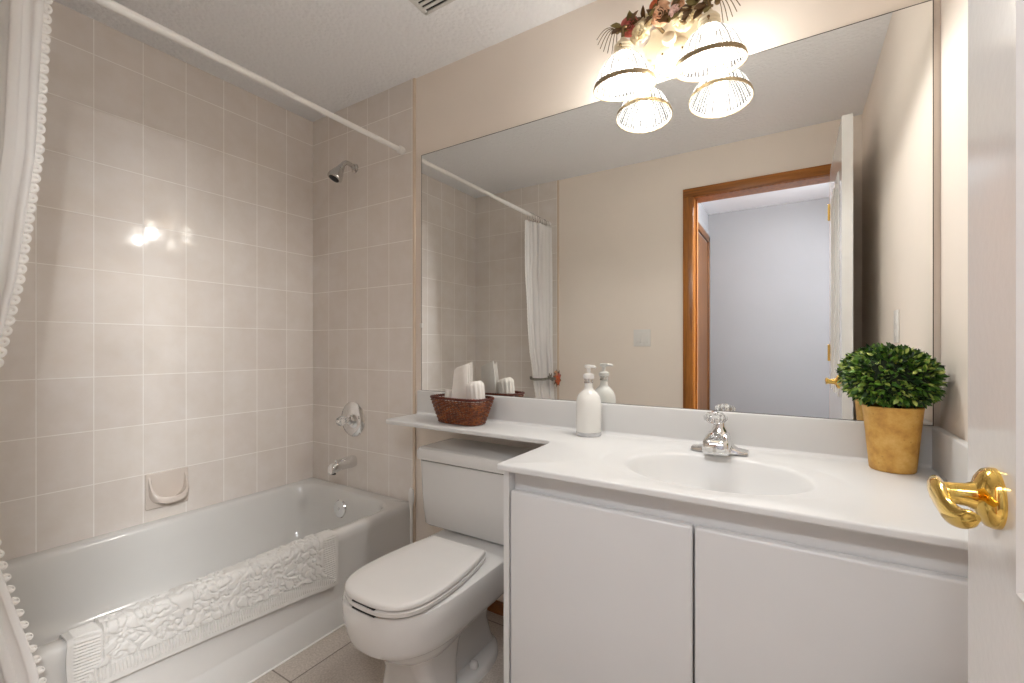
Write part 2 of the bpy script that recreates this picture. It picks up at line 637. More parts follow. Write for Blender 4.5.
def panel_door(x0, x1, y0, y1, z0, z1):
    ys = [y0, y0 + .150, (y0 + y1) / 2 - .05, (y0 + y1) / 2 + .05, y1 - .142, y1]
    zs = [z0, .22, .70, .86, 1.86, z1]
    bm = bmesh.new()
    panels = []
    for x, flip in ((x0, False), (x1, True)):
        vg = [[bm.verts.new((x, y, z)) for z in zs] for y in ys]
        for i in range(len(ys) - 1):
            for j in range(len(zs) - 1):
                q = [vg[i][j], vg[i][j + 1], vg[i + 1][j + 1], vg[i + 1][j]]
                if flip:
                    q.reverse()
                f = bm.faces.new(q)
                if i in (1, 3) and j in (1, 3):
                    panels.append(f)
        if x == x0:
            g0 = vg
    g1 = vg
    ny, nz = len(ys) - 1, len(zs) - 1
    for i in range(ny):
        for j in (0, nz):
            bm.faces.new([g0[i][j], g0[i + 1][j], g1[i + 1][j], g1[i][j]])
    for j in range(nz):
        for i in (0, ny):
            bm.faces.new([g0[i][j], g0[i][j + 1], g1[i][j + 1], g1[i][j]])
    bmesh.ops.recalc_face_normals(bm, faces=list(bm.faces))
    for th, dp in ((.004, .004), (.012, -.011), (.006, 0.0), (.030, .006)):
        bmesh.ops.inset_individual(bm, faces=panels, thickness=th, depth=dp, use_even_offset=True)
    return MB().from_bm(bm)


obj('door_leaf', panel_door(DXF, DXF + .038, DYH, DYL, .012, 2.042), 'door', door, angle=20)
LZ, LY = .932, -.882
# lever handle on the room side
h = obj('door_handle', MB().lathe([(0, 0), (.030, 0), (.030, .004), (.028, .009), (.022, .013), (.014, .016), (.0115, .022), (.0105, .034), (.0105, .045), (.008, .049), (0, .050)],
                                 (DXF, LY, LZ), (-1, 0, 0), 40), 'brass', door)
h['label'] = 'polished brass lever handle'
lp = smooth_path([(DXF - .043, LY + .012, LZ + .004), (DXF - .046, LY - .010, LZ + .004), (DXF - .046, LY - .028, LZ + .000), (DXF - .045, LY - .048, LZ - .006), (DXF - .041, LY - .068, LZ - .006), (DXF - .034, LY - .086, LZ + .001)], 6)
lv = MB()
rings = []
n = len(lp)
for i, p in enumerate(lp):
    s = i / (n - 1)
    tg = (lp[min(i + 1, n - 1)] - lp[max(i - 1, 0)]).normalized()
    up = Vector((0, 0, 1)); sd = tg.cross(up).normalized(); up = sd.cross(tg)
    hw = interp(s, [(0, .006), (.08, .012), (.35, .0140), (.7, .0105), (.92, .008), (1, .003)])
    hd_ = interp(s, [(0, .004), (.08, .007), (.4, .006), (.92, .005), (1, .002)])
    rings.append([p + up * hw * math.cos(2 * PI * j / 16) + sd * hd_ * math.sin(2 * PI * j / 16) for j in range(16)])
lv.loft(rings)
obj('lever', lv, 'brass', h)
# the knob side towards the right wall, its latch plate and the hinges
h2 = obj('door_handle', MB().lathe([(0, 0), (.033, 0), (.033, .004), (.031, .009), (.024, .013), (.0115, .020), (.0105, .050), (0, .055)], (DXF + .038, LY, LZ), (1, 0, 0), 32), 'brass', door)
lv = MB(); lv.loft([[(2 * (DXF + .019) - p[0], p[1], p[2]) for p in r] for r in rings])
obj('lever', lv, 'brass', h2)
obj('latch_plate', MB().box(DXF + .008, DYL, LZ - .028, DXF + .030, DYL + .0015, LZ + .028, .0006, 1), 'brass', door)
for z in (.25, 1.05, 1.82):
    hg = MB()
    hg.lathe([(.005, -.045), (.006, -.044), (.006, .044), (.005, .045)], (DXF - .004, DYH - .002, z), (0, 0, 1), 12)
    hg.box(DXF - .001, DYH, z - .044, DXF + .030, DYH + .002, z + .044)
    obj('hinge', hg, 'brass', door)

# ------------------------------------------------------------------ mirror
MX0, MX1, MZ0, MZ1 = .808, 2.5375, .886, 1.953
mir = tag(obj('wall_mirror', MB().box(MX0, -.005, MZ0, MX1, 0.0, MZ1), 'mirror', smooth=False),
          'large frameless wall mirror spanning the wall above the countertop', 'mirror')
eg = MB()
e = .0016
eg.box(MX0 - e, -.0056, MZ0 - e, MX0, 0, MZ1 + e)
eg.box(MX1, -.0056, MZ0 - e, MX1 + e, 0, MZ1 + e)
eg.box(MX0, -.0056, MZ1, MX1, 0, MZ1 + e)
eg.box(MX0, -.0056, MZ0 - e, MX1, 0, MZ0)
obj('edge', eg, plain('mirror_edge', srgb(70, 66, 60), 0.4), mir)
obj('clip', MB().box(MX0 - .010, -.009, 1.170, MX0 + .006, 0.0, 1.190, .002), 'white', mir)

# ------------------------------------------------------------------ bathtub
TX, TZ = .757, .366
tub = thing('bathtub', (.38, -.75, 0), 'white alcove bathtub with smooth apron under the beige tiles', 'bathtub')
tb = MB()
x0, x1, y0, y1 = .001, TX, -D + .007, -.007
rings = [
    rr_ring(x0, y0, x1 - .000, y1, .0, .012),
    rr_ring(x0, y0, x1 - .000, y1, .096, .012),
    rr_ring(x0, y0, x1 - .006, y1, .106, .012),
    rr_ring(x0, y0, x1 - .006, y1, .115, .012),
    rr_ring(x0, y0, x1 - .004, y1, TZ - .050, .012),
    rr_ring(x0, y0, x1, y1, TZ - .036, .012),
    rr_ring(x0, y0, x1, y1, TZ - .014, .012),
    rr_ring(x0 + .001, y0 + .001, x1 - .003, y1 - .001, TZ - .005, .012),
    rr_ring(x0 + .003, y0 + .003, x1 - .010, y1 - .003, TZ, .012),
    rr_ring(x0 + .036, y0 + .066, x1 - .044, y1 - .052, TZ, .13),
    rr_ring(x0 + .044, y0 + .074, x1 - .052, y1 - .058, TZ - .005, .13),
    rr_ring(x0 + .050, y0 + .084, x1 - .058, y1 - .064, TZ - .018, .13),
    rr_ring(x0 + .058, y0 + .120, x1 - .066, y1 - .072, TZ - .080, .13),
    rr_ring(x0 + .072, y0 + .210, x1 - .080, y1 - .090, TZ - .190, .13),
    rr_ring(x0 + .090, y0 + .280, x1 - .098, y1 - .112, TZ - .262, .12),
    rr_ring(x0 + .120, y0 + .330, x1 - .128, y1 - .145, TZ - .292, .10),
    rr_ring(x0 + .170, y0 + .400, x1 - .180, y1 - .200, TZ - .300, .08),
]
tb.loft(rings, True, True)
obj('tub_body', tb, 'tub', tub, angle=50)
ck = MB()
ck.box(TX - .002, -D + .02, 0, TX + .006, -.012, .005, .002, 1)
obj('caulk_bead', ck, 'caulk', tub)
ov = obj('overflow_plate', MB().lathe([(0, 0), (.043, 0), (.044, .004), (.040, .009), (.014, .012), (0, .012)], (.335, -.079, .278), (0, -1, .10), 32), 'chrome', tub)
obj('overflow_screw', MB().lathe([(0, 0), (.006, 0), (.006, .003), (0, .004)], (.335, -.090, .280), (0, -1, .1), 12), 'nickel', ov)
obj('drain', MB().lathe([(0, 0), (.03, 0), (.03, .003), (.02, .004), (.012, .008), (0, .008)], (.36, -.30, TZ - .300), (0, 0, 1), 24), 'chrome', tub)

# ------------------------------------------------------------------ shower fittings on the tiled end wall
sh = thing('showerhead', (.352, -.006, 1.990), 'chrome shower head on a short bent arm high on the tiled wall', 'shower head')
obj('flange', MB().lathe([(0, 0), (.024, 0), (.023, .004), (.016, .008), (.013, .010)], (.352, -.006, 1.990), (0, -1, 0), 24), 'nickel', sh)
obj('arm', MB().tube(smooth_path([(.352, -.008, 1.990), (.352, -.035, 2.000), (.352, -.058, 2.001), (.350, -.074, 1.990), (.348, -.084, 1.972)], 6), .0115, 14), 'nickel', sh)
ax = Vector((-.18, -.42, -.85)).normalized()
SHB = Vector((.348, -.084, 1.974))
obj('spray_head', MB().lathe([(0, -.006), (.014, -.005), (.017, .004), (.016, .012), (.019, .016), (.025, .030), (.031, .048), (.035, .058), (.036, .072), (.033, .077), (0, .075)], SHB, ax, 28), 'nickel', sh)
obj('spray_face', MB().lathe([(0, .0755), (.026, .0755), (.025, .0785), (.010, .080), (0, .080)], SHB, ax, 24), 'dark', sh)

vx, vz = .338, .714
va = thing('shower_valve', (vx, -.006, vz), 'round chrome shower valve with clear knob, above the tub spout', 'shower valve')
obj('escutcheon', MB().lathe([(0, 0), (.088, 0), (.089, .003), (.083, .009), (.062, .013), (.040, .016), (.032, .022), (0, .022)], (vx, -.006, vz), (0, -1, 0), 48), 'chrome', va)
obj('valve_stem', MB().lathe([(0, .018), (.026, .018), (.024, .030), (.015, .036), (.013, .052), (0, .052)], (vx, -.006, vz), (0, -1, 0), 24), 'chrome', va)
kn = obj('knob', MB().lathe([(0, .048), (.014, .048), (.020, .054), (.023, .064), (.023, .080), (.018, .090), (0, .092)], (vx, -.006, vz), (0, -1, 0), 40, mod=lambda a, r, h: r * (1 + .07 * math.cos(8 * a))), 'acrylic', va)
obj('knob_cap', MB().lathe([(0, .0915), (.010, .0915), (.009, .095), (0, .096)], (vx, -.006, vz), (0, -1, 0), 16), 'chrome', kn)
sx, sz = .340, .500
spt = thing('tub_spout', (sx, -.006, sz), 'chrome tub spout low on the tiled wall over the bath', 'tub spout')
rings = []
for y, hw, zt, zb in ((-.006, .028, .030, -.028), (-.012, .029, .031, -.029), (-.050, .028, .030, -.028), (-.085, .027, .026, -.028), (-.118, .025, .018, -.032), (-.136, .022, .010, -.036), (-.144, .017, .000, -.037)):
    rings.append([(sx + hw * math.copysign(abs(math.cos(a)) ** .8, math.cos(a)), y, sz + (zt + zb) / 2 + (zt - zb) / 2 * math.copysign(abs(math.sin(a)) ** .8, math.sin(a))) for a in [2 * PI * j / 28 for j in range(28)]])
obj('spout_body', MB().loft(rings), 'chrome', spt, angle=50)
obj('diverter', MB().lathe([(.004, 0), (.004, .012), (.007, .014), (.007, .020), (0, .021)], (sx, -.110, sz + .010), (0, 0, 1), 14), 'chrome', spt)
obj('outlet', MB().lathe([(0, 0), (.012, 0), (.012, .003), (0, .003)], (sx, -.124, sz - .037), (0, 0, -1), 16), 'dark', spt)

# ------------------------------------------------------------------ ceramic soap dish on the long tiled wall
sd = thing('soap_dish', (0, -.686, .418), 'beige ceramic soap dish set in the tiles above the bath', 'soap dish')
yc, zc_ = -.686, .488
bm = bmesh.new()
bp = MB()
bp.box(0, yc - .076, .414, .012, yc + .076, .562, .005, 3)
obj('back_plate', bp, plain('soap_dish_ceramic', srgb(216, 205, 195), .14, var=.02), sd)
tr_ = MB()
outer, inner = [], []


def dish_ring(sc, xo, zo, drop=0.0):
    """closed ring of the tray lip: a wide shallow arc leaving the wall, rising back along the plate"""
    pts = []
    for j in range(33):
        a = PI * j / 32
        yy = yc - .068 * sc * math.copysign(abs(math.cos(a)) ** .8, math.cos(a))
        out_ = .056 * sc * math.sin(a) ** .55
        zz = .552 - .100 * math.sin(a) ** .45 * sc - drop
        pts.append((.010 + xo + out_, yy, zz + zo))
    return pts


la, lb = dish_ring(1.0, 0, 0), dish_ring(.90, 0, .001)
lc, ld = dish_ring(.86, -.002, -.012), dish_ring(1.0, 0, -.012)
back_in = [(.011, yc - .058 * math.cos(PI * j / 32), .545 - .100 * math.sin(PI * j / 32) ** .45) for j in range(33)]
under = [(.010, yc - .068 * math.cos(PI * j / 32), .530 - .106 * math.sin(PI * j / 32) ** .45) for j in range(33)]
tr_.loft([under, ld, la, lb, lc, back_in], False, False, closed=False)
obj('tray', tr_, bpy.data.materials['soap_dish_ceramic'], sd, angle=60)

# ------------------------------------------------------------------ curtain rod, curtain, tieback
RX, RZ = .690, 2.000
rod = thing('curtain_rod', (RX, -.007, RZ), 'white telescopic shower curtain rod spanning the bath alcove', 'curtain rod')
obj('inner_tube', MB().tube([(RX, -.010, RZ), (RX, -.92, RZ)], .0110, 18), 'rod', rod)
obj('outer_tube', MB().tube([(RX, -.885, RZ), (RX, -D + .010, RZ)], .0130, 18), 'rod', rod)
for ya, dr in ((-.0065, -1), (-D + .0065, 1)):
    obj('end_cap', MB().lathe([(0, 0), (.017, 0), (.018, .004), (.018, .022), (.015, .026), (0, .027)], (RX, ya, RZ), (0, dr, 0), 24), 'rod', rod)

NF = 7.0


def curtain_pt(u, z):
    """u 0 at the leading edge (towards the mirror wall) .. 1 at the wall behind"""
    lead = interp(z, [(0.04, -1.216), (.36, -1.232), (.55, -1.268), (.70, -1.292), (.84, -1.315), (.95, -1.298), (1.05, -1.270), (1.24, -1.238), (1.56, -1.205), (1.96, -1.190)])
    tail = interp(z, [(0.04, -1.465), (.6, -1.462), (.84, -1.458), (1.1, -1.468), (1.96, -1.470)])
    xc = interp(z, [(0.04, .835), (.30, .825), (.42, .802), (.60, .735), (.84, .700), (1.1, .692), (1.96, .690)])
    xc += (u - .5) * interp(z, [(.04, .0), (.42, .0), (.70, .05), (.84, .08), (1.2, .07), (1.96, .055)])
    amp = interp(z, [(0.04, .022), (.36, .016), (.60, .018), (.80, .016), (.84, .013), (.88, .014), (1.2, .019), (1.96, .024)]) * (.30 + .70 * sstep(.15, .45, u))
    ph = 2 * PI * NF * u
    k = mnoise.noise((u * 6.0, z * 1.3, 3.1))
    k2 = mnoise.noise((u * 20.0, z * 2.2, 9.1))
    x = xc + amp * math.sin(ph + 1.1 * k) + .010 * k + .004 * k2
    y = lead + (tail - lead) * u + .45 * amp * math.sin(2 * ph + .8) * min(1, u * 12) * min(1, (1 - u) * 12)
    return Vector((x, y, z))


cz0, cz1 = .045, 1.965
cur = MB().grid(lambda u, v: curtain_pt(u, cz0 + (cz1 - cz0) * v), 190, 120)
curt = tag(obj('shower_curtain', cur, 'cotton', angle=180, solid=.0012), 'white gathered shower curtain with scalloped lace edge, tied back', 'curtain')
# lace trim down the leading edge: scalloped band with eyelets
lc_ = MB()
NS = 76
for i in range(NS):
    z = cz0 + .016 + (cz1 - cz0 - .03) * i / (NS - 1)
    p = curtain_pt(0, z)
    q = curtain_pt(0, min(z + .02, cz1))
    tg = (q - p).normalized()
    sdv = Vector((0.10, 1, 0)).normalized()
    rad_o, rad_i = interp(z, [(0, .009), (.55, .0095), (.75, .0142), (2, .0142)]), .0013
    ringo, ringi, ringb = [], [], []
    c = p + sdv * .002
    for j in range(20):
        a = 2 * PI * j / 20
        dvec = tg * math.cos(a) + sdv * math.sin(a)
        ringo.append(c + dvec * rad_o * (1.0 if math.sin(a) > 0 else .95))
        ringi.append(c + sdv * .006 + dvec * rad_i)
    lc_.loft([ringo, ringi], False, False)
lo = obj('lace_edge', lc_, 'lace', curt, solid=.0014)
lo['label'] = 'scalloped white eyelet lace edge'
for i in range(11):
    u = (i + .5) / 11
    p = curtain_pt(u, cz1 - .012)
    y = p.y
    hk = MB()
    hk.tube([(RX + .019 * math.sin(a), y + .004 * math.sin(a * 2), RZ - .010 + .027 * math.cos(a)) for a in [2 * PI * j / 20 for j in range(20)]], .0016, 6, closed=True)
    ho = obj('curtain_hook', hk, 'nickel', curt)


def rose(mb, c, r, face=(0, -1, 0), seed=0):
    rnd = random.Random(seed)
    ax = Vector(face).normalized()
    u = ax.orthogonal().normalized()
    w = ax.cross(u)
    c = Vector(c)
    for lay, (n, rad, tilt, ln) in enumerate(((5, 1.08, 1.0, .50), (5, .74, .6, .62), (4, .44, .25, .72), (3, .20, .05, .74))):
        for k in range(n):
            a0 = 2 * PI * (k + .5 * lay) / n + rnd.uniform(-.25, .25)
            rs_ = rnd.uniform(.85, 1.12)
            vs = []
            for i in range(5):
                s = i / 4
                for j in range(5):
                    q = (j / 4 - .5)
                    a = a0 + q * (2.05 * PI / n)
                    rr = rs_ * r * (.12 + (rad - .12) * s ** .8 + .10 * s * s * tilt)
                    hh = r * (ln * s * (1 - .45 * tilt * s) - .25 * tilt * s * s * (2 * q) ** 2 - .10)
                    vs.append(c + (u * math.cos(a) + w * math.sin(a)) * rr + ax * hh)
            fs = [(i * 5 + j, i * 5 + j + 1, (i + 1) * 5 + j + 1, (i + 1) * 5 + j) for i in range(4) for j in range(4)]
            mb.add(vs, fs)
    return mb


def leaf(mb, base, d, up, ln, wd, curl=.15):
    d = Vector(d).normalized()
    up = Vector(up)
    up = (up - d * up.dot(d)).normalized()
    s_ = d.cross(up)
    b = Vector(base)
    rows = [(0, .12), (.25, .8), (.55, 1.0), (.82, .55), (1.0, .03)]
    vs = []
    for t_, w_ in rows:
        cpt = b + d * ln * t_ - up * curl * ln * t_ * t_
        vs += [cpt - s_ * wd * w_ + up * wd * .25 * w_, cpt, cpt + s_ * wd * w_ + up * wd * .25 * w_]
    fs = []
    for i in range(len(rows) - 1):
        for j in range(2):
            a = i * 3 + j
            fs.append((a, a + 1, a + 4, a + 3))
    mb.add(vs, fs)
    return mb


# flower tieback around the gathered curtain
tz = .855
tie = thing('curtain_tieback', (.735, -1.38, tz), 'grey ribbon tieback with orange flowers around the gathered curtain', 'tieback')
rb = MB()
rpts = []
for k in range(48):
    a = 2 * PI * k / 48
    ca, sa = math.cos(a), math.sin(a)
    rpts.append((.706 + .088 * math.copysign(abs(ca) ** .62, ca), -1.386 + .104 * math.copysign(abs(sa) ** .62, sa), tz + .004 * math.sin(3 * a)))
rings = [[(p[0], p[1], p[2] - .009) for p in rpts], [(p[0] * 1.0 + .0, p[1], p[2] + .009) for p in rpts]]
rb.loft(rings, False, False)
obj('ribbon', rb, 'ribbon', tie, solid=.003)
bw = MB()
for k in range(4):
    a = .6 + k * .9
    leaf(bw, (.775, -1.335, tz), (.25, math.cos(a) * .8 + .3, math.sin(a)), (1, 0, 0), .045, .010)
obj('bow', bw, 'ribbon', tie, solid=.001)
for k, (dy, dz, r, mt) in enumerate(((0, 0, .026, 'rose_orange'), (-.036, .012, .020, 'rose_red'), (-.022, -.034, .018, 'rose_orange'), (.004, .036, .016, 'rose_peach'), (-.040, -.018, .015, 'rose_orange'))):
    obj('flower', rose(MB(), (.792, -1.405 + dy, tz + dz), r, (1, .25, .1), k + 50), mt, tie, solid=.0008)
lf = MB()
for k in range(9):
    a = k * .7
    leaf(lf, (.784, -1.420 + .012 * math.cos(a), tz + .012 * math.sin(a)), (.35, math.cos(a), math.sin(a)), (1, 0, 0), .055, .012)
obj('leaves', lf, 'leaf_bronze', tie, solid=.0008)

# ------------------------------------------------------------------ bath mat draped over the tub rim
Y0, Y1 = -1.172, -.418
IN = .070


def mat_base(v, y):
    """v 0..1 across: inside the tub, over the rim, down the apron; returns point, normal, dist from lower hem"""
    zb = interp(y, [(-1.18, .238), (-.86, .217), (-.60, .197), (-.45, .181), (-.41, .178)])
    xo, xi, zt = TX + .005, TX - .052, TZ + .003
    l1, l2 = IN, xo - xi
    l3 = zt - zb
    L = l1 + l2 + l3
    s = v * L
    r = .010
    if s < l1 - r:
        p, nrm = Vector((xi - .002 - .020 * (1 - s / l1), y, zt - l1 + s)), Vector((-1, 0, 0))
    elif s < l1 + r:
        a = (s - l1 + r) / (2 * r) * PI / 2
        p = Vector((xi + r - r * math.cos(a), y, zt - r + r * math.sin(a)))
        nrm = Vector((-math.cos(a), 0, math.sin(a)))
    elif s < l1 + l2 - r:
        p, nrm = Vector((xi + (s - l1), y, zt)), Vector((0, 0, 1))
    elif s < l1 + l2 + r:
        a = (s - l1 - l2 + r) / (2 * r) * PI / 2
        p = Vector((xo - r + r * math.sin(a), y, zt - r + r * math.cos(a)))
        nrm = Vector((math.sin(a), 0, math.cos(a)))
    else:
        dn = s - l1 - l2
        p, nrm = Vector((xo + .006 * sstep(.03, .19, dn), y, zt - dn)), Vector((1, 0, 0))
    return p, nrm, L - s, s


def relief(ds, e0, e1):
    """pile height: distance from lower hem ds, from the two ends e0, e1"""
    edge = min(ds, e0, e1)
    if edge < .013:
        return .0018
    if edge < (.050 if edge == ds else .066):
        along = ds if edge in (e0, e1) else e0
        if edge > (.0465 if edge == ds else .0625):
            return .0006
        return .0026 + .0016 * math.sin(2 * PI * along / .0078 + (edge * 60 if edge == ds else edge * 40))
    n1 = mnoise.noise((e0 * 33, ds * 33, 1.7)) + .35 * mnoise.noise((e0 * 70, ds * 70, 5.2))
    n2 = mnoise.noise((e0 * 36 + 40, ds * 36, 8.3)) + .25 * mnoise.noise((e0 * 75, ds * 75 + 9, 2.2))
    g = min(1, abs(n1) / .20) * min(1, abs(n2) / .18)
    return .0020 + .0066 * g ** .6


def mat_pt(u, v):
    y = Y0 + (Y1 - Y0) * u
    p, nrm, ds, s = mat_base(v, y)
    k = 1.0
    hgt = relief(ds, y - Y0, Y1 - y)
    wob = .0035 * mnoise.noise((y * 9, s * 6, 0.4)) * sstep(.12, .22, s)
    sag = .005 * math.sin(PI * u) * 0
    p = p + nrm * (.0035 + hgt + abs(wob))
    p.y += .006 * mnoise.noise((s * 10, u * 3, 7.7)) * (1 if u in (0, 1) else .6)
    return p


mm = MB()
NU, NV = 380, 170
mm.grid(mat_pt, NU, NV)
base_i = len(mm.v)
# closed underside with a hem thickness
und = []
for i in range(NU + 1):
    y = Y0 + (Y1 - Y0) * i / NU
    for j in range(NV + 1):
        p, nrm, ds, s = mat_base(j / NV, y)
        top = Vector(mm.v[i * (NV + 1) + j])
        q = p + nrm * .0012
        q.y = top.y
        und.append(q)
mm.v += [tuple(q) for q in und]
for i in range(NU):
    for j in range(NV):
        a = base_i + i * (NV + 1) + j
        mm.f.append((a, a + 1, a + NV + 2, a + NV + 1))
for i in range(NU):
    for j in (0, NV):
        a = i * (NV + 1) + j
        mm.f.append((a, a + NV + 1, base_i + a + NV + 1, base_i + a))
for j in range(NV):
    for i in (0, NU):
        a = i * (NV + 1) + j
        mm.f.append((a, a + 1, base_i + a + 1, base_i + a))
tag(obj('bath_mat', mm, 'terry', angle=60), 'white quilted cotton bath mat with ribbed border hanging over the tub rim', 'bath mat')

# ------------------------------------------------------------------ toilet
TC = 1.261
to = thing('toilet', (TC, -.30, 0), 'white two-piece toilet with lid closed, between bathtub and vanity', 'toilet')
# bowl, deck, pedestal, trapway and foot in one casting
bw = MB()
cy = -.50
bw.loft([
    se_ring(TC, cy, .162, .082, .082, .095),
    se_ring(TC, cy, .175, .098, .104, .130, 2.3),
    se_ring(TC, cy, .198, .118, .136, .160, 2.3, 2.3),
    se_ring(TC, cy, .222, .136, .165, .200, 2.3, 2.4),
    se_ring(TC, cy, .244, .149, .184, .270, 2.35, 2.8),
    se_ring(TC, cy, .252, .155, .193, .400, 2.4, 4.2),
    se_ring(TC, cy, .258, .161, .206, .450, 2.4, 5.0),
    se_ring(TC, cy, .275, .166, .213, .460, 2.4, 5.0),
    se_ring(TC, cy, .330, .172, .222, .470, 2.5, 5.5),
    se_ring(TC, cy, .366, .174, .223, .472, 2.5, 6.0),
    se_ring(TC, cy, .375, .171, .220, .469, 2.5, 6.0),
    se_ring(TC, cy, .379, .162, .211, .460, 2.5, 6.0),
], True, True)
# front column
bw.loft([
    rr_ring(TC - .112, -.578, TC + .112, -.420, .000, .040),
    rr_ring(TC - .112, -.578, TC + .112, -.420, .012, .040),
    rr_ring(TC - .105, -.572, TC + .105, -.416, .030, .040),
    rr_ring(TC - .097, -.566, TC + .097, -.405, .110, .042),
    rr_ring(TC - .100, -.588, TC + .100, -.395, .165, .045),
    rr_ring(TC - .106, -.600, TC + .106, -.390, .195, .045),
], True, True)
# trapway behind it
bw.loft([
    rr_ring(TC - .082, -.440, TC + .082, -.150, .000, .045),
    rr_ring(TC - .062, -.440, TC + .062, -.165, .050, .045),
    rr_ring(TC - .054, -.440, TC + .054, -.180, .120, .045),
    rr_ring(TC - .060, -.430, TC + .060, -.170, .200, .045),
    rr_ring(TC - .080, -.420, TC + .080, -.130, .262, .045),
], True, True)
# foot flange
bw.loft([
    se_ring(TC, -.315, .000, .120, .170, .175, 2.6, 2.2),
    se_ring(TC, -.315, .020, .118, .168, .173, 2.6, 2.2),
    se_ring(TC, -.315, .030, .110, .158, .163, 2.6, 2.2),
    se_ring(TC, -.315, .036, .090, .140, .140, 2.6, 2.2),
], True, True)
obj('bowl', bw, 'porcelain', to, angle=42)


def lid_rings(zlist, grow=0.0):
    """seat outline: straight narrow back, full sides, blunt front"""
    prof = [(-.316, .112), (-.328, .120), (-.40, .137), (-.48, .149), (-.56, .153), (-.62, .149), (-.665, .135), (-.697, .108), (-.714, .074), (-.722, .033)]
    pts = [(x, y) for y, x in prof] + [(-x, y) for y, x in reversed(prof)]
    path = smooth_path([(p[0], p[1], 0) for p in pts], 5)
    out = []
    for z, g in zlist:
        ring = []
        for p in path:
            v = Vector((p.x, p.y + .515, 0))
            L = v.length
            v *= (L + g + grow) / L
            v.x *= .955
            ring.append((TC + v.x + .014, v.y - .515, z))
        out.append(ring)
    return out


obj('seat', MB().loft(lid_rings([(.383, -.006), (.385, 0), (.396, .002), (.399, -.004)])), 'seat', to, angle=50)
lid = obj('seat_lid', MB().loft(lid_rings([(.4015, -.004), (.404, .001), (.412, .001), (.4165, -.003), (.4185, -.010), (.419, -.05)])), 'seat', to, angle=50)
for s in (-1, 1):
    hb = MB()
    hb.box(TC + .014 + s * .075 - .022, -.322, .379, TC + .014 + s * .075 + .022, -.296, .398, .006, 3)
    obj('hinge', hb, 'seat', to)
# black strips paint the shade in the front slots under lid and seat
gb = MB()
for z in (.4000, .3815):
    gb.box(TC - .028, -.7225, z - .0014, TC + .058, -.700, z + .0014)
obj('slot_shade', gb, 'dark', to, smooth=False)
TKX = TC - .033
tank = MB()
tank.loft([
    rr_ring(TKX - .222, -.198, TKX + .222, -.018, .384, .030),
    rr_ring(TKX - .230, -.205, TKX + .230, -.015, .392, .032),
    rr_ring(TKX - .238, -.212, TKX + .238, -.012, .500, .032),
    rr_ring(TKX - .243, -.216, TKX + .243, -.010, .638, .032),
])
tank.lathe([(.03, .376), (.03, .386)], (TKX, -.11, 0), (0, 0, 1), 24)
obj('tank', tank, 'porcelain', to, angle=50)
tl_ = MB()
tl_.loft([
    rr_ring(TKX - .242, -.216, TKX + .242, -.010, .640, .030),
    rr_ring(TKX - .250, -.226, TKX + .250, -.006, .645, .030),
    rr_ring(TKX - .252, -.228, TKX + .252, -.005, .652, .030),
    rr_ring(TKX - .252, -.228, TKX + .252, -.005, .674, .030),
    rr_ring(TKX - .246, -.222, TKX + .246, -.008, .686, .028),
    rr_ring(TKX - .236, -.212, TKX + .236, -.012, .690, .024),
])
obj('tank_lid', tl_, 'porcelain', to, angle=40)
for s in (-1, 1):
    cap = obj('bolt_cap', MB().lathe([(.016, 0), (.016, .004), (.014, .012), (.009, .017), (0, .019)], (TC + s * .090, -.335, .033), (0, 0, 1), 20), 'seat', to)

# toilet brush in the corner behind
tbz = thing('toilet_brush', (.815, -.085, 0), 'white toilet brush with slim handle standing between bathtub and toilet', 'toilet brush')
obj('holder', MB().lathe([(0, 0), (.045, 0), (.047, .006), (.040, .060), (.036, .100), (.032, .100), (.034, .060), (.030, .010), (0, .010)], (.822, -.085, 0), (0, 0, 1), 28), 'white', tbz)
rings = []
for z, a, b in ((.02, .006, .006), (.10, .006, .006), (.36, .0055, .0055), (.385, .008, .007), (.41, .0145, .009), (.44, .0155, .009), (.458, .011, .007), (.466, .004, .003)):
    rings.append(se_ring(.822, -.085, z, a, b, b, N=16))
obj('handle', MB().loft(rings), 'white', tbz, angle=60)

# ------------------------------------------------------------------ vanity cabinet
VX0, VX1, VF = 1.602, 2.551, -.540
van = thing('vanity_cabinet', (2.08, -.27, 0), 'white two-door vanity cabinet under the sink top', 'cabinet')
cb = MB()
cb.box(VX0 + .0165, -.512, .09, VX1, -.002, .106)                 # bottom board
cb.box(VX1 - .016, -.512, .106, VX1, -.002, .760)                 # right side board
cb.box(VX0 + .0165, -.018, .106, VX1 - .016, -.002, .760)         # back board
cb.box(VX0 + .0165, -.512, .106, VX0 + .032, -.018, .760)         # left lining
cb.box(VX0 + .0165, -.460, 0, VX1, -.444, .09)                    # toe kick
obj('carcass', cb, 'foil', van, smooth=False)
sp_ = MB()
prof = [(0, 0), (-.0, .756)]
# side panel whose front edge curves in along the finger pull
pl = [(-.002, .0), (-.460, .0), (-.460, .08), (VF, .08), (VF, .7625), (-.002, .7625)]
ringa = [(VX0, y, z) for y, z in pl]
ringb = [(VX0 + .016, y, z) for y, z in pl]
sp_.loft([ringa, ringb])
obj('side_panel', sp_, 'foil', van, smooth=False)
rl = MB()
rail = [(-.496, .690), (-.5135, .690), (-.5135, .700), (-.5135, .745), (-.516, .7625), (-.496, .7625)]
rl.loft([[(VX0 + .0205, y, z) for y, z in rail], [(VX1 - .002, y, z) for y, z in rail]])
obj('finger_pull_rail', rl, 'foil', van, angle=30)
SEAM = 2.0665
for xa, xb in ((VX0 + .0195, SEAM - .0018), (SEAM + .0018, VX1 - .003)):
    dd = MB().box(xa, VF, .095, xb, -.516, .7125, .0065, 4)
    obj('door', dd, 'foil', van, angle=45)

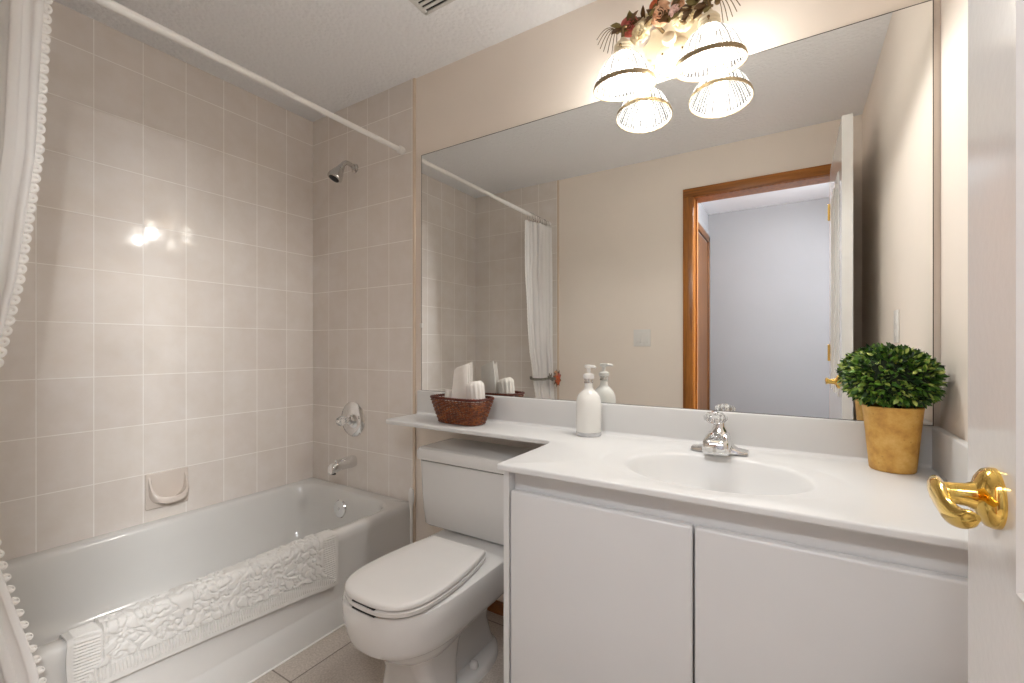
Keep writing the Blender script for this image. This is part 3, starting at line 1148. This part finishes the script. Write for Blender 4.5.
# ------------------------------------------------------------------ countertop with integral sink
CT, CB = .781, .7645
top = thing('vanity_countertop', (2.07, -.28, CB), 'white cultured marble countertop with molded oval sink and narrow shelf over the toilet', 'countertop')
CXL, CFY, SHY, DXL = .794, -.557, -.223, 1.590


def arc(cx, cy, r, a0, a1, n):
    return [(cx + r * math.cos(math.radians(a0 + (a1 - a0) * i / n)), cy + r * math.sin(math.radians(a0 + (a1 - a0) * i / n))) for i in range(n + 1)]


R1, R2 = .006, .050
R0 = .034
outl = [(CXL, -.001)]
outl += arc(CXL + R0, SHY + R0, R0, 180, 270, 8)
outl += arc(DXL - R2, SHY - R2, R2, 90, 0, 10)
outl += arc(DXL + R1, CFY + R1, R1, 180, 270, 4)
outl += [(2.10, CFY + .004), (W - .001, CFY + .009), (W - .001, -.001)]


def offset(pl, d):
    out = []
    n = len(pl)
    for i, p in enumerate(pl):
        a, b = Vector(pl[i - 1]), Vector(pl[(i + 1) % n])
        p = Vector(p)
        e1, e2 = (p - a).normalized(), (b - p).normalized()
        n1, n2 = Vector((e1.y, -e1.x)), Vector((e2.y, -e2.x))
        m = (n1 + n2)
        m = m / max(m.dot(n1), .2) if m.length > 1e-6 else n1
        out.append((p.x - m.x * d, p.y - m.y * d))
    return out


# outline runs counter-clockwise seen from above, so the right-hand normal points outwards
SCX, SCY, SA, SB = 2.070, -.312, .207, .163
NB = 72


def ell(a, b, z, dy=0.0, dx=0.0):
    return [(SCX + dx + a * math.cos(2 * PI * j / NB), SCY + dy + b * math.sin(2 * PI * j / NB), z) for j in range(NB)]


bm = bmesh.new()
inner_top = offset(outl, .005)
ov_ = [bm.verts.new((x, y, CT)) for x, y in inner_top]
oe = [bm.edges.new((ov_[i], ov_[(i + 1) % len(ov_)])) for i in range(len(ov_))]
ev = [bm.verts.new(p) for p in ell(.292, .205, CT, .006)]
ee = [bm.edges.new((ev[i], ev[(i + 1) % NB])) for i in range(NB)]
bmesh.ops.triangle_fill(bm, use_beauty=True, use_dissolve=False, edges=oe + ee)
ct = MB().from_bm(bm)
# rounded outer edge
er = []
for d, z in ((.005, CT), (.0025, CT - .0007), (.0007, CT - .0025), (0, CT - .005), (0, CB + .003), (.002, CB)):
    er.append([(x, y, z) for x, y in offset(outl, d)])
ct.loft(er, False, False)
bm = bmesh.new()
ov_ = [bm.verts.new((x, y, CB)) for x, y in offset(outl, .002)]
oe = [bm.edges.new((ov_[i], ov_[(i + 1) % len(ov_)])) for i in range(len(ov_))]
ev = [bm.verts.new(p) for p in ell(SA + .008, SB + .008, CB)]
ee = [bm.edges.new((ev[i], ev[(i + 1) % NB])) for i in range(NB)]
bmesh.ops.triangle_fill(bm, use_beauty=True, use_dissolve=False, edges=oe + ee)
ct.from_bm(bm)
ct.loft([ell(SA + .008, SB + .008, CB), ell(SA - .012, SB - .010, CT - .056), ell(SA - .038, SB - .032, CT - .096), ell(SA - .080, SB - .064, CT - .126), ell(SA - .125, SB - .098, CT - .142), ell(.03, .03, CT - .148)], False, True)
basin = [ell(.292, .205, CT, .006), ell(.284, .198, CT - .0022, .006), ell(.270, .188, CT - .0030, .004), ell(.222, .172, CT - .0038), ell(SA + .006, SB + .005, CT - .0055), ell(SA, SB, CT - .010), ell(SA - .007, SB - .006, CT - .022),
         ell(SA - .022, SB - .020, CT - .052), ell(SA - .048, SB - .042, CT - .088), ell(SA - .085, SB - .070, CT - .116), ell(SA - .130, SB - .102, CT - .130), ell(.040, .036, CT - .136), ell(.022, .022, CT - .138)]
ct.loft(basin, False, True)
obj('top', ct, 'marble', top, angle=30)
bs = MB()
bs.box(CXL - .002, -.0205, CT - .001, W - .001, -.0005, MZ0 - .0017, .004, 3)
obj('backsplash', bs, 'marble', top, angle=30)
ss = MB()
ss.box(W - .0205, -.530, CT - .001, W - .0005, -.0205, MZ0 - .0017, .004, 3)
obj('side_splash', ss, 'marble', top, angle=30)
cv = MB()
cvp = [(0, 0), (0, .010), (.002, .004), (.005, .0015), (.011, 0)]
cv.loft([[(CXL + .002, -.0200 - a, CT + b) for a, b in cvp], [(W - .022, -.0200 - a, CT + b) for a, b in cvp]])
obj('cove', cv, 'marble', top, angle=60)
obj('drain', MB().lathe([(0, 0), (.021, 0), (.021, .003), (.014, .004), (.011, .009), (0, .010)], (SCX, SCY, CT - .138), (0, 0, 1), 24), 'chrome', top)

CT += .0006          # what stands on the counter rests just on its surface
# ------------------------------------------------------------------ faucet
FX, FY = 2.060, -.100
fa = thing('sink_faucet', (FX, FY, CT), 'chrome single-knob faucet behind the oval sink', 'faucet')
fb = MB()
rings = []
for x, hy, hz in ((-.076, .016, .006), (-.074, .021, .009), (-.062, .025, .011), (-.046, .026, .013), (-.036, .027, .020), (-.026, .027, .040), (-.018, .026, .055), (0, .026, .060), (.018, .026, .055), (.026, .027, .040), (.036, .027, .020), (.046, .026, .013), (.062, .025, .011), (.074, .021, .009), (.076, .016, .006)):
    rings.append([(FX + x, FY + hy * math.copysign(abs(math.cos(a)) ** .5, math.cos(a)), CT + (hz * abs(math.sin(a)) ** .45 if math.sin(a) > 0 else 0)) for a in [2 * PI * j / 24 for j in range(24)]])
fb.loft(rings)
obj('base', fb, 'chrome', fa, angle=40)
rings = []
for y, hw, zt, zb in ((.022, .024, .050, .001), (-.010, .032, .060, .002), (-.040, .035, .056, .003), (-.070, .035, .049, .004), (-.084, .034, .045, .005), (-.090, .031, .041, .008), (-.094, .024, .034, .014)):
    rings.append([(FX + hw * math.copysign(abs(math.cos(a)) ** .32, math.cos(a)) * (1 - .22 * max(0, math.sin(a))), FY + y, CT + (zt + zb) / 2 + (zt - zb) / 2 * math.copysign(abs(math.sin(a)) ** .32, math.sin(a))) for a in [2 * PI * (j + .5) / 32 for j in range(32)]])
sp_o = obj('spout', MB().loft(rings), 'chrome', fa, angle=32)
obj('nozzle', MB().box(FX - .010, FY - .0945, CT + .009, FX + .010, FY - .078, CT + .036, .0075, 4), 'nickel', sp_o)
obj('neck', MB().lathe([(0, .050), (.024, .052), (.021, .062), (.016, .070), (.015, .084), (0, .084)], (FX, FY, CT), (0, 0, 1), 24), 'chrome', fa)
kb = obj('knob', MB().lathe([(0, .080), (.013, .080), (.023, .087), (.029, .094), (.0295, .102), (.023, .110), (.012, .113), (0, .113)], (FX - .004, FY - .002, CT), (-.05, -.10, 1), 48, mod=lambda a, r, h: r * (1 + (.09 if r > .018 else .0) * math.cos(9 * a))), 'acrylic', fa)
obj('knob_cap', MB().lathe([(0, .1125), (.010, .1125), (.009, .1155), (0, .1165)], (FX - .004, FY - .002, CT), (-.05, -.10, 1), 20), 'chrome', kb)
obj('lift_rod', MB().lathe([(0, 0), (.003, 0), (.003, .040), (.006, .042), (.006, .050), (0, .052)], (FX + .018, FY + .032, CT), (0, 0, 1), 12), 'chrome', fa)

# ------------------------------------------------------------------ soap dispenser
SX, SY = 1.648, -.078
so = thing('soap_dispenser', (SX, SY, CT), 'white lotion pump bottle with clear glass base on the countertop', 'soap dispenser')
obj('bottle', MB().lathe([(0, .012), (.0405, .012), (.0425, .016), (.0428, .100), (.0415, .120), (.036, .136), (.025, .149), (.0155, .157), (.0135, .166), (.0135, .179), (0, .180)], (SX, SY, CT), (0, 0, 1), 40), 'lotion', so, angle=50)
obj('glass_base', MB().lathe([(0, 0), (.040, 0), (.0430, .003), (.0430, .0125), (0, .0125)], (SX, SY, CT), (0, 0, 1), 40), 'glass', so)
obj('neck_ring', MB().lathe([(0, .178), (.0150, .178), (.0155, .182), (.0140, .184), (.0140, .188), (.0155, .190), (.0150, .194), (0, .194)], (SX, SY, CT), (0, 0, 1), 32), 'nickel', so)
pu = MB()
pu.lathe([(0, .193), (.0175, .193), (.0185, .196), (.0180, .206), (.0130, .210), (.0065, .212), (.0060, .226), (.0100, .229), (.0130, .233), (.0125, .239), (0, .241)], (SX, SY, CT), (0, 0, 1), 28)
dv = Vector((.92, -.38, 0)).normalized()
b0 = Vector((SX, SY, CT + .2345))
pu.tube([b0 - dv * .014, b0 + dv * .015, b0 + dv * .026, b0 + dv * .031 + Vector((0, 0, -.004))], [.0055, .0052, .0045, .0035], 12)
obj('pump', pu, 'white', so, angle=45)

# ------------------------------------------------------------------ wicker basket with rolled cloths
BX, BY, BZ = 1.128, -.118, CT
BH = .100
bk = thing('wicker_basket', (BX, BY, BZ), 'small dark brown wicker basket holding white cloths on the shelf', 'basket')
BA = math.radians(-4)


def bk_ring(s, z, g=0.0, N=120):
    """rounded-oblong plan growing with height"""
    hx, hy = .098 + .032 * s + g, .050 + .022 * s + g
    out = []
    for j in range(N):
        th = 2 * PI * j / N
        c, sn = math.cos(th), math.sin(th)
        x = hx * math.copysign(abs(c) ** (2 / 3.4), c)
        y = hy * math.copysign(abs(sn) ** (2 / 3.4), sn)
        out.append(Vector((BX + x * math.cos(BA) - y * math.sin(BA), BY + x * math.sin(BA) + y * math.cos(BA), BZ + z)))
    return out


def arc_even(ring, n):
    L = [0]
    for i in range(len(ring)):
        L.append(L[-1] + (ring[(i + 1) % len(ring)] - ring[i]).length)
    out = []
    k = 0
    for q in range(n):
        d = L[-1] * q / n
        while L[k + 1] < d:
            k += 1
        s = (d - L[k]) / (L[k + 1] - L[k])
        out.append(ring[k].lerp(ring[(k + 1) % len(ring)], s))
    return out


NSK = 38
wv = MB()
ROWS = 13
for r in range(ROWS):
    s = (r + .5) / ROWS
    z = .004 + s * (BH - .010)
    ring = arc_even(bk_ring(s, z), NSK * 4)
    cen = Vector((BX, BY, BZ + z))
    pts = []
    for q, p in enumerate(ring):
        ph = PI * q / 4 + (PI if r % 2 else 0)
        o_ = (p - cen); o_.z = 0; o_.normalize()
        pts.append(p + o_ * .0024 * math.cos(ph) + Vector((0, 0, .0006 * math.sin(q * 1.7 + r))))
    wv.tube(pts, .0033, 7, closed=True)
obj('weave', wv, 'wicker', bk, angle=70)
st = MB()
lo_, hi_ = arc_even(bk_ring(0, .002), NSK), arc_even(bk_ring(1, BH), NSK)
for a, b in zip(lo_, hi_):
    st.tube([a, a.lerp(b, .5), b], .0020, 6)
obj('stakes', st, 'wicker_rim', bk)
rm = MB()
for k in range(3):
    ring = arc_even(bk_ring(1.03, BH + .001), 160)
    cen = Vector((BX, BY, BZ + BH))
    pts = []
    for q, p in enumerate(ring):
        ph = 2 * PI * q / 8 + k * 2 * PI / 3
        o_ = (p - cen); o_.z = 0; o_.normalize()
        pts.append(p + o_ * .0030 * math.cos(ph) + Vector((0, 0, .0030 * math.sin(ph))))
    rm.tube(pts, .0030, 6, closed=True)
obj('rim', rm, 'wicker_rim', bk, angle=70)
bt = MB()
bt.loft([bk_ring(-.02, .001), bk_ring(.0, .005)])
obj('bottom', bt, 'wicker_rim', bk)

# folded cloth standing up in the basket
fc = MB()
c0 = Vector((BX - .008, BY + .002, BZ + .012))
ux = Vector((.98, .10, 0)).normalized()
lean = Vector((.02, .10, 1)).normalized()
nr = ux.cross(lean).normalized()
for k in range(3):
    def slab(u, v, k=k):
        w_ = .041 - .005 * v + .003 * math.sin(3 * v + k)
        top_ = .205 + (.026 * u if k != 1 else .018 * u) - .005 * k
        return c0 + ux * ((u - .5) * 2 * w_ - .008 * v) + lean * (v * top_) + nr * ((k - 1) * .012 + .003 * math.sin(5 * u + 2 * v + k))
    rings = []
    for i in range(15):
        v = i / 14
        th_ = .0060 * (1 - .2 * v)
        ring = []
        for j in range(13):
            ring.append(slab(j / 12, v) + nr * th_ * (1 - (abs(j - 6) / 6) ** 4 * .6))
        for j in range(12, -1, -1):
            ring.append(slab(j / 12, v) - nr * th_ * (1 - (abs(j - 6) / 6) ** 4 * .6))
        rings.append(ring)
    fc.loft(rings)
tag(obj('folded_facecloth', fc, 'cloth', angle=50), 'white facecloth folded flat and standing upright in the brown basket', 'cloth')
# rolled washcloth standing in the right part of the basket, pleated
rc = MB()
rings = []
for i in range(14):
    v = i / 13
    z = BZ + .060 + .105 * v
    ring = []
    for j in range(72):
        a = 2 * PI * j / 72
        r_ = (1 + .055 * math.cos(12 * a)) * (1 - .35 * max(0, v - .9) / .1)
        ring.append((BX + .072 + .036 * r_ * math.cos(a) - .010 * v, BY + .004 + .030 * r_ * math.sin(a), z + .006 * math.cos(a)))
    rings.append(ring)
rc.loft(rings)
tag(obj('rolled_washcloth', rc, 'cloth', angle=60), 'white pleated washcloth bundled at the right end of the basket', 'cloth')
tc2 = MB()
pts = smooth_path([(BX - .074, BY + .012, BZ + .030), (BX - .073, BY + .010, BZ + .080), (BX - .070, BY + .008, BZ + .128)], 6)
tc2.tube(pts, [.021 - .0004 * i for i in range(len(pts))], 20)
tag(obj('rolled_guest_towel', tc2, 'cloth', angle=60), 'small white rolled towel at the left end of the basket', 'cloth')

# ------------------------------------------------------------------ potted box plant
PX, PY = 2.447, -.088
pp = thing('potted_boxwood', (PX, PY, CT), 'round clipped green boxwood in an ochre pot at the countertop corner', 'plant')
obj('pot', MB().lathe([(0, 0), (.043, 0), (.0455, .003), (.047, .020), (.053, .090), (.0585, .148), (.0600, .154), (.0585, .157), (.0550, .157), (.0530, .150), (.0500, .120), (0, .120)], (PX, PY, CT), (0, 0, 1), 48,
                   mod=lambda a, r, h: r * (1 + .006 * math.sin(3 * a + 1))), 'pot', pp, angle=40)
obj('soil', MB().lathe([(0, .135), (.050, .135), (.046, .144), (0, .150)], (PX, PY, CT), (0, 0, 1), 24), 'soil', pp)
stm = MB()
for k in range(7):
    a = k * .9
    stm.tube([(PX + .008 * math.cos(a), PY + .008 * math.sin(a), CT + .14), (PX + .03 * math.cos(a), PY + .03 * math.sin(a), CT + .19), (PX + .06 * math.cos(a), PY + .06 * math.sin(a), CT + .24)], [.004, .003, .002], 6)
obj('stem', stm, 'leafcore', pp)
FZ = CT + .222
core = MB().ball((PX, PY, FZ), .082, .078, .064, 24, 14)
obj('twigs', core, 'leafcore', pp)
fo = MB()
rnd = random.Random(3)
cnt = 0
while cnt < 2000:
    d = Vector((rnd.gauss(0, 1), rnd.gauss(0, 1), rnd.gauss(0, 1))).normalized()
    if d.z < -.82:
        continue
    k = rnd.uniform(.83, 1.0)
    lump = 1 + .05 * mnoise.noise((d.x * 3, d.y * 3, d.z * 3 + 4))
    ry = .094
    p = Vector((PX + d.x * .091 * k * lump, PY + d.y * .088 * k * lump, FZ + d.z * .077 * k * lump))
    if p.z < CT + .165 and math.hypot(p.x - PX, p.y - PY) < .068:
        continue
    ld = (d * 1.0 + Vector((rnd.uniform(-1, 1), rnd.uniform(-1, 1), rnd.uniform(-.6, .9))) * .75).normalized()
    up = Vector((rnd.uniform(-1, 1), rnd.uniform(-1, 1), rnd.uniform(.2, 1.6))) + d * .1
    ln = rnd.uniform(.013, .020)
    q = p + ld * ln
    if q.x > W - .004 or q.y > -.008:
        continue
    leaf(fo, p - ld * .003, ld, up, ln, ln * .25, .16)
    cnt += 1
obj('foliage', fo, 'leaf', pp, angle=60)

# ------------------------------------------------------------------ vanity light
LX, LZ0 = 1.912, 2.062
vl = thing('vanity_light', (LX, 0, LZ0), 'cream flower-garland wall light with two lit ribbed glass shades', 'wall light')
bp = MB()
bp.lathe([(0, 0), (1, 0), (1.0, .004), (.93, .010), (.85, .008), (.5, .012), (0, .012)], (0, 0, 0), (0, -1, 0), 96, mod=lambda a, r, h: r * (1 + (.055 * math.cos(12 * a) + .02 * math.cos(24 * a) if r > .9 else 0)))
bp.v = [(LX + p[0] * .098, p[1], LZ0 + p[2] * .098) for p in bp.v]
obj('backplate', bp, 'cream', vl, angle=40)
cn = MB()
cn.lathe([(.060, .010), (.058, .020), (.050, .032), (.034, .042), (.014, .046), (0, .046)], (LX + .004, 0, 2.018), (0, -1, 0), 40)
can = obj('canopy', cn, 'cream', vl, angle=60)
for s in (-1, 1):
    obj('screw', MB().lathe([(0, 0), (.0045, 0), (.004, .003), (0, .004)], (LX + .004 + s * .030, -.040, 2.022), (0, -1, 0), 12), 'bronze', can)
obj('finial', MB().lathe([(.006, .040), (.007, .060), (.010, .070), (.020, .078), (.022, .086), (.018, .094), (0, .097)], (LX + .004, 0, 2.026), (0, -1, .12), 24), 'cream', can)
pal = MB()
for k in range(9):
    a = -PI / 2 + (k - 4) * .30
    leaf(pal, (LX + .076 * math.cos(a), -.010, LZ0 + .076 * math.sin(a)), (math.cos(a + .15), -.2, math.sin(a + .15)), (0, -1, 0), .030, .008)
obj('leaf_edge', pal, 'cream', vl, solid=.0015)
SHX = (1.785, 2.037)
for sx_, rimz, sgn in zip(SHX, (1.910, 1.898), (-1, 1)):
    axs = Vector((0, -.115, .993)).normalized()       # shades tip slightly towards the wall
    top_p = Vector((sx_, -.126, rimz + .104))
    c0 = top_p - axs * .104
    prof = [(.026, .104), (.029, .103), (.036, .096), (.050, .084), (.064, .068), (.077, .048), (.087, .026), (.093, .010), (.096, .0)]
    shd = MB().lathe(prof, c0, axs, 192, False, False, mod=lambda a, r, h: r + (.0012 * math.cos(64 * a) if .008 < h < .10 else 0))
    so_ = obj('lamp_shade', shd, 'shade', vl, angle=180)
    so_.data.materials.append(M['rib'])                # clear grooves between the milky ribs
    nring = len(prof) - 1
    for pi_, pol in enumerate(so_.data.polygons):
        if (pi_ % 192 // 2) % 2 and 1 <= pi_ // 192 < nring - 1:
            pol.material_index = 1
    bd = MB()
    bd.lathe([(.0935, .011), (.0955, .012), (.0985, .0), (.0975, -.003), (.0955, -.002)], c0, axs, 96, False, False)
    obj('rim_band', bd, 'band', so_)
    sk = MB()
    sk.lathe([(.030, .100), (.0315, .104), (.029, .110), (.0305, .114), (.028, .120), (.029, .124), (.022, .134), (.012, .142), (.008, .148), (0, .148)], c0, axs, 32)
    obj('socket_cup', sk, 'cream', vl)
    for a in (.6, 2.7, 4.8):
        obj('thumb_screw', MB().lathe([(.002, 0), (.002, .008), (.004, .009), (.004, .013), (0, .014)], c0 + axs * .107 + Vector((.029 * math.cos(a), .029 * math.sin(a), 0)), (math.cos(a), math.sin(a), 0), 8), 'bronze', vl)
    tp = c0 + axs * .146
    arm_ = smooth_path([(LX + sgn * .030, -.014, 2.110), (LX + sgn * .055, -.060, 2.125), (LX + sgn * .095, -.105, tp.z + .040), (tp.x - sgn * .006, tp.y, tp.z + .036), (tp.x, tp.y, tp.z + .022), (tp.x, tp.y, tp.z)], 6)
    obj('arm', MB().tube(arm_, .0055, 10), 'bronze', vl)
    b = MB()
    b.lathe([(0, -.060), (.010, -.058), (.018, -.050), (.0225, -.038), (.022, -.026), (.016, -.006), (.0125, .006), (.0125, .020), (0, .020)], c0 + axs * .080, axs, 24)
    obj('bulb', b, 'bulb', vl)
    light('vanity_bulb_light', 'POINT', c0 + axs * .014, BULB_W, BULB_COL, shadow_soft_size=0.02)
# garland of metal roses and leaves
gar = [((1.803, -.118, 2.098), .025, 'rose_red'), ((1.834, -.112, 2.066), .026, 'rose_cream'), ((1.850, -.104, 2.098), .022, 'rose_cream'), ((1.897, -.108, 2.104), .028, 'rose_peach'),
       ((1.940, -.112, 2.086), .019, 'rose_pink'), ((1.963, -.110, 2.062), .026, 'rose_cream'), ((1.885, -.095, 2.138), .022, 'rose_orange'), ((1.945, -.100, 2.120), .018, 'rose_peach'), ((1.996, -.112, 2.072), .020, 'rose_cream')]
for k, (c, r, mt) in enumerate(gar):
    obj('rose', rose(MB(), c, r, (.05 * (k % 3 - 1), -1, -.45), k), mt, vl, solid=.0008)
rnd = random.Random(11)
lo_, l2_ = MB(), MB()
vine = smooth_path([(1.770, -.128, 2.096), (1.825, -.100, 2.092), (1.885, -.092, 2.100), (1.945, -.098, 2.096), (2.000, -.108, 2.082), (2.045, -.122, 2.062)], 6)
obj('vine', MB().tube(vine, .004, 8), 'bronze', vl)
for k, p in enumerate(vine[2:-1]):
    for q in range(2):
        a = rnd.uniform(0, 2 * PI)
        leaf(lo_ if (k + q) % 3 else l2_, p + Vector((.008 * math.cos(a), -.012, .008 * math.sin(a))), (math.cos(a), rnd.uniform(-.9, -.1), math.sin(a)), (rnd.uniform(-.3, .3), -1, .2), rnd.uniform(.028, .046), rnd.uniform(.008, .012))
obj('leaves', lo_, 'leaf_bronze', vl, solid=.0008)
obj('leaves', l2_, 'leaf_olive', vl, solid=.0008)
for sgn, x_ in ((-1, 1.764), (1, 2.058)):
    sp = MB()
    kk = Vector((x_, -.122, 2.094 if sgn < 0 else 2.070))
    sp.ball(kk, .009, .009, .010, 10, 6)
    for k in range(7):
        a = -.25 + k * .26
        L_ = .075 - .004 * k
        pts = [kk + Vector((sgn * L_ * s * math.cos(a) * .9, -.012 * s + .006 * k * s, -L_ * s * s * (.35 + .75 * math.sin(a)) + .020 * math.sin(PI * s) * (1 - k * .08))) for s in (0, .25, .5, .75, 1)]
        sp.tube(smooth_path(pts, 3), .0012, 5)
    obj('wire_spray', sp, 'bronze', vl)

# ------------------------------------------------------------------ ceiling vent
vn = thing('ceiling_vent', (1.22, -.42, H), 'white slotted exhaust vent grille in the textured ceiling', 'vent')
vx0, vy0 = 1.086, -.552
vx1, vy1 = 1.356, -.276
fr = MB()
fr.box(vx0 - .004, vy0 - .004, H - .006, vx1 + .004, vy0 + .010, H - .0005, .002)
fr.box(vx0 - .004, vy1 - .010, H - .006, vx1 + .004, vy1 + .004, H - .0005, .002)
fr.box(vx0 - .004, vy0, H - .006, vx0 + .014, vy1, H - .0005, .002)
fr.box(vx1 - .014, vy0, H - .006, vx1 + .004, vy1, H - .0005, .002)
obj('frame', fr, 'slot', vn)
obj('backing', MB().box(vx0 + .004, vy0 + .004, H - .0015, vx1 - .004, vy1 - .004, H - .0004), 'dark', vn, smooth=False)
k = 0
y = vy1 - .0155
while y > vy0 + .02:
    sl = MB().box(vx0 + .010, y - .0165, H - .0065, vx1 - .010, y - .0035, H - .0020, .0015, 1)
    obj('slat', sl, 'slot', vn)
    y -= .0205

# ------------------------------------------------------------------ switches
sw = thing('light_switch', (1.383, -D, 1.142), 'white double rocker switch plate on the beige wall, seen in the mirror', 'light switch')
obj('plate', MB().box(1.383 - .057, -D, 1.142 - .057, 1.383 + .057, -D + .006, 1.142 + .057, .003, 2), 'white', sw)
for s in (-1, 1):
    obj('rocker', MB().box(1.383 + s * .023 - .0165, -D + .004, 1.142 - .034, 1.383 + s * .023 + .0165, -D + .009, 1.142 + .034, .002, 2), 'white', sw)
wp = thing('wall_outlet', (W, -.553, 1.155), 'small white outlet plate on the right wall, reflected beside the door', 'outlet')
obj('plate', MB().box(W - .006, -.553 - .036, 1.155 - .058, W, -.553 + .036, 1.155 + .058, .003, 2), 'white', wp)
ot = MB()
for s in (-1, 1):
    ot.box(W - .008, -.553 - .014, 1.155 + s * .022 - .013, W - .004, -.553 + .014, 1.155 + s * .022 + .013, .003, 2)
obj('socket', ot, 'white', wp)
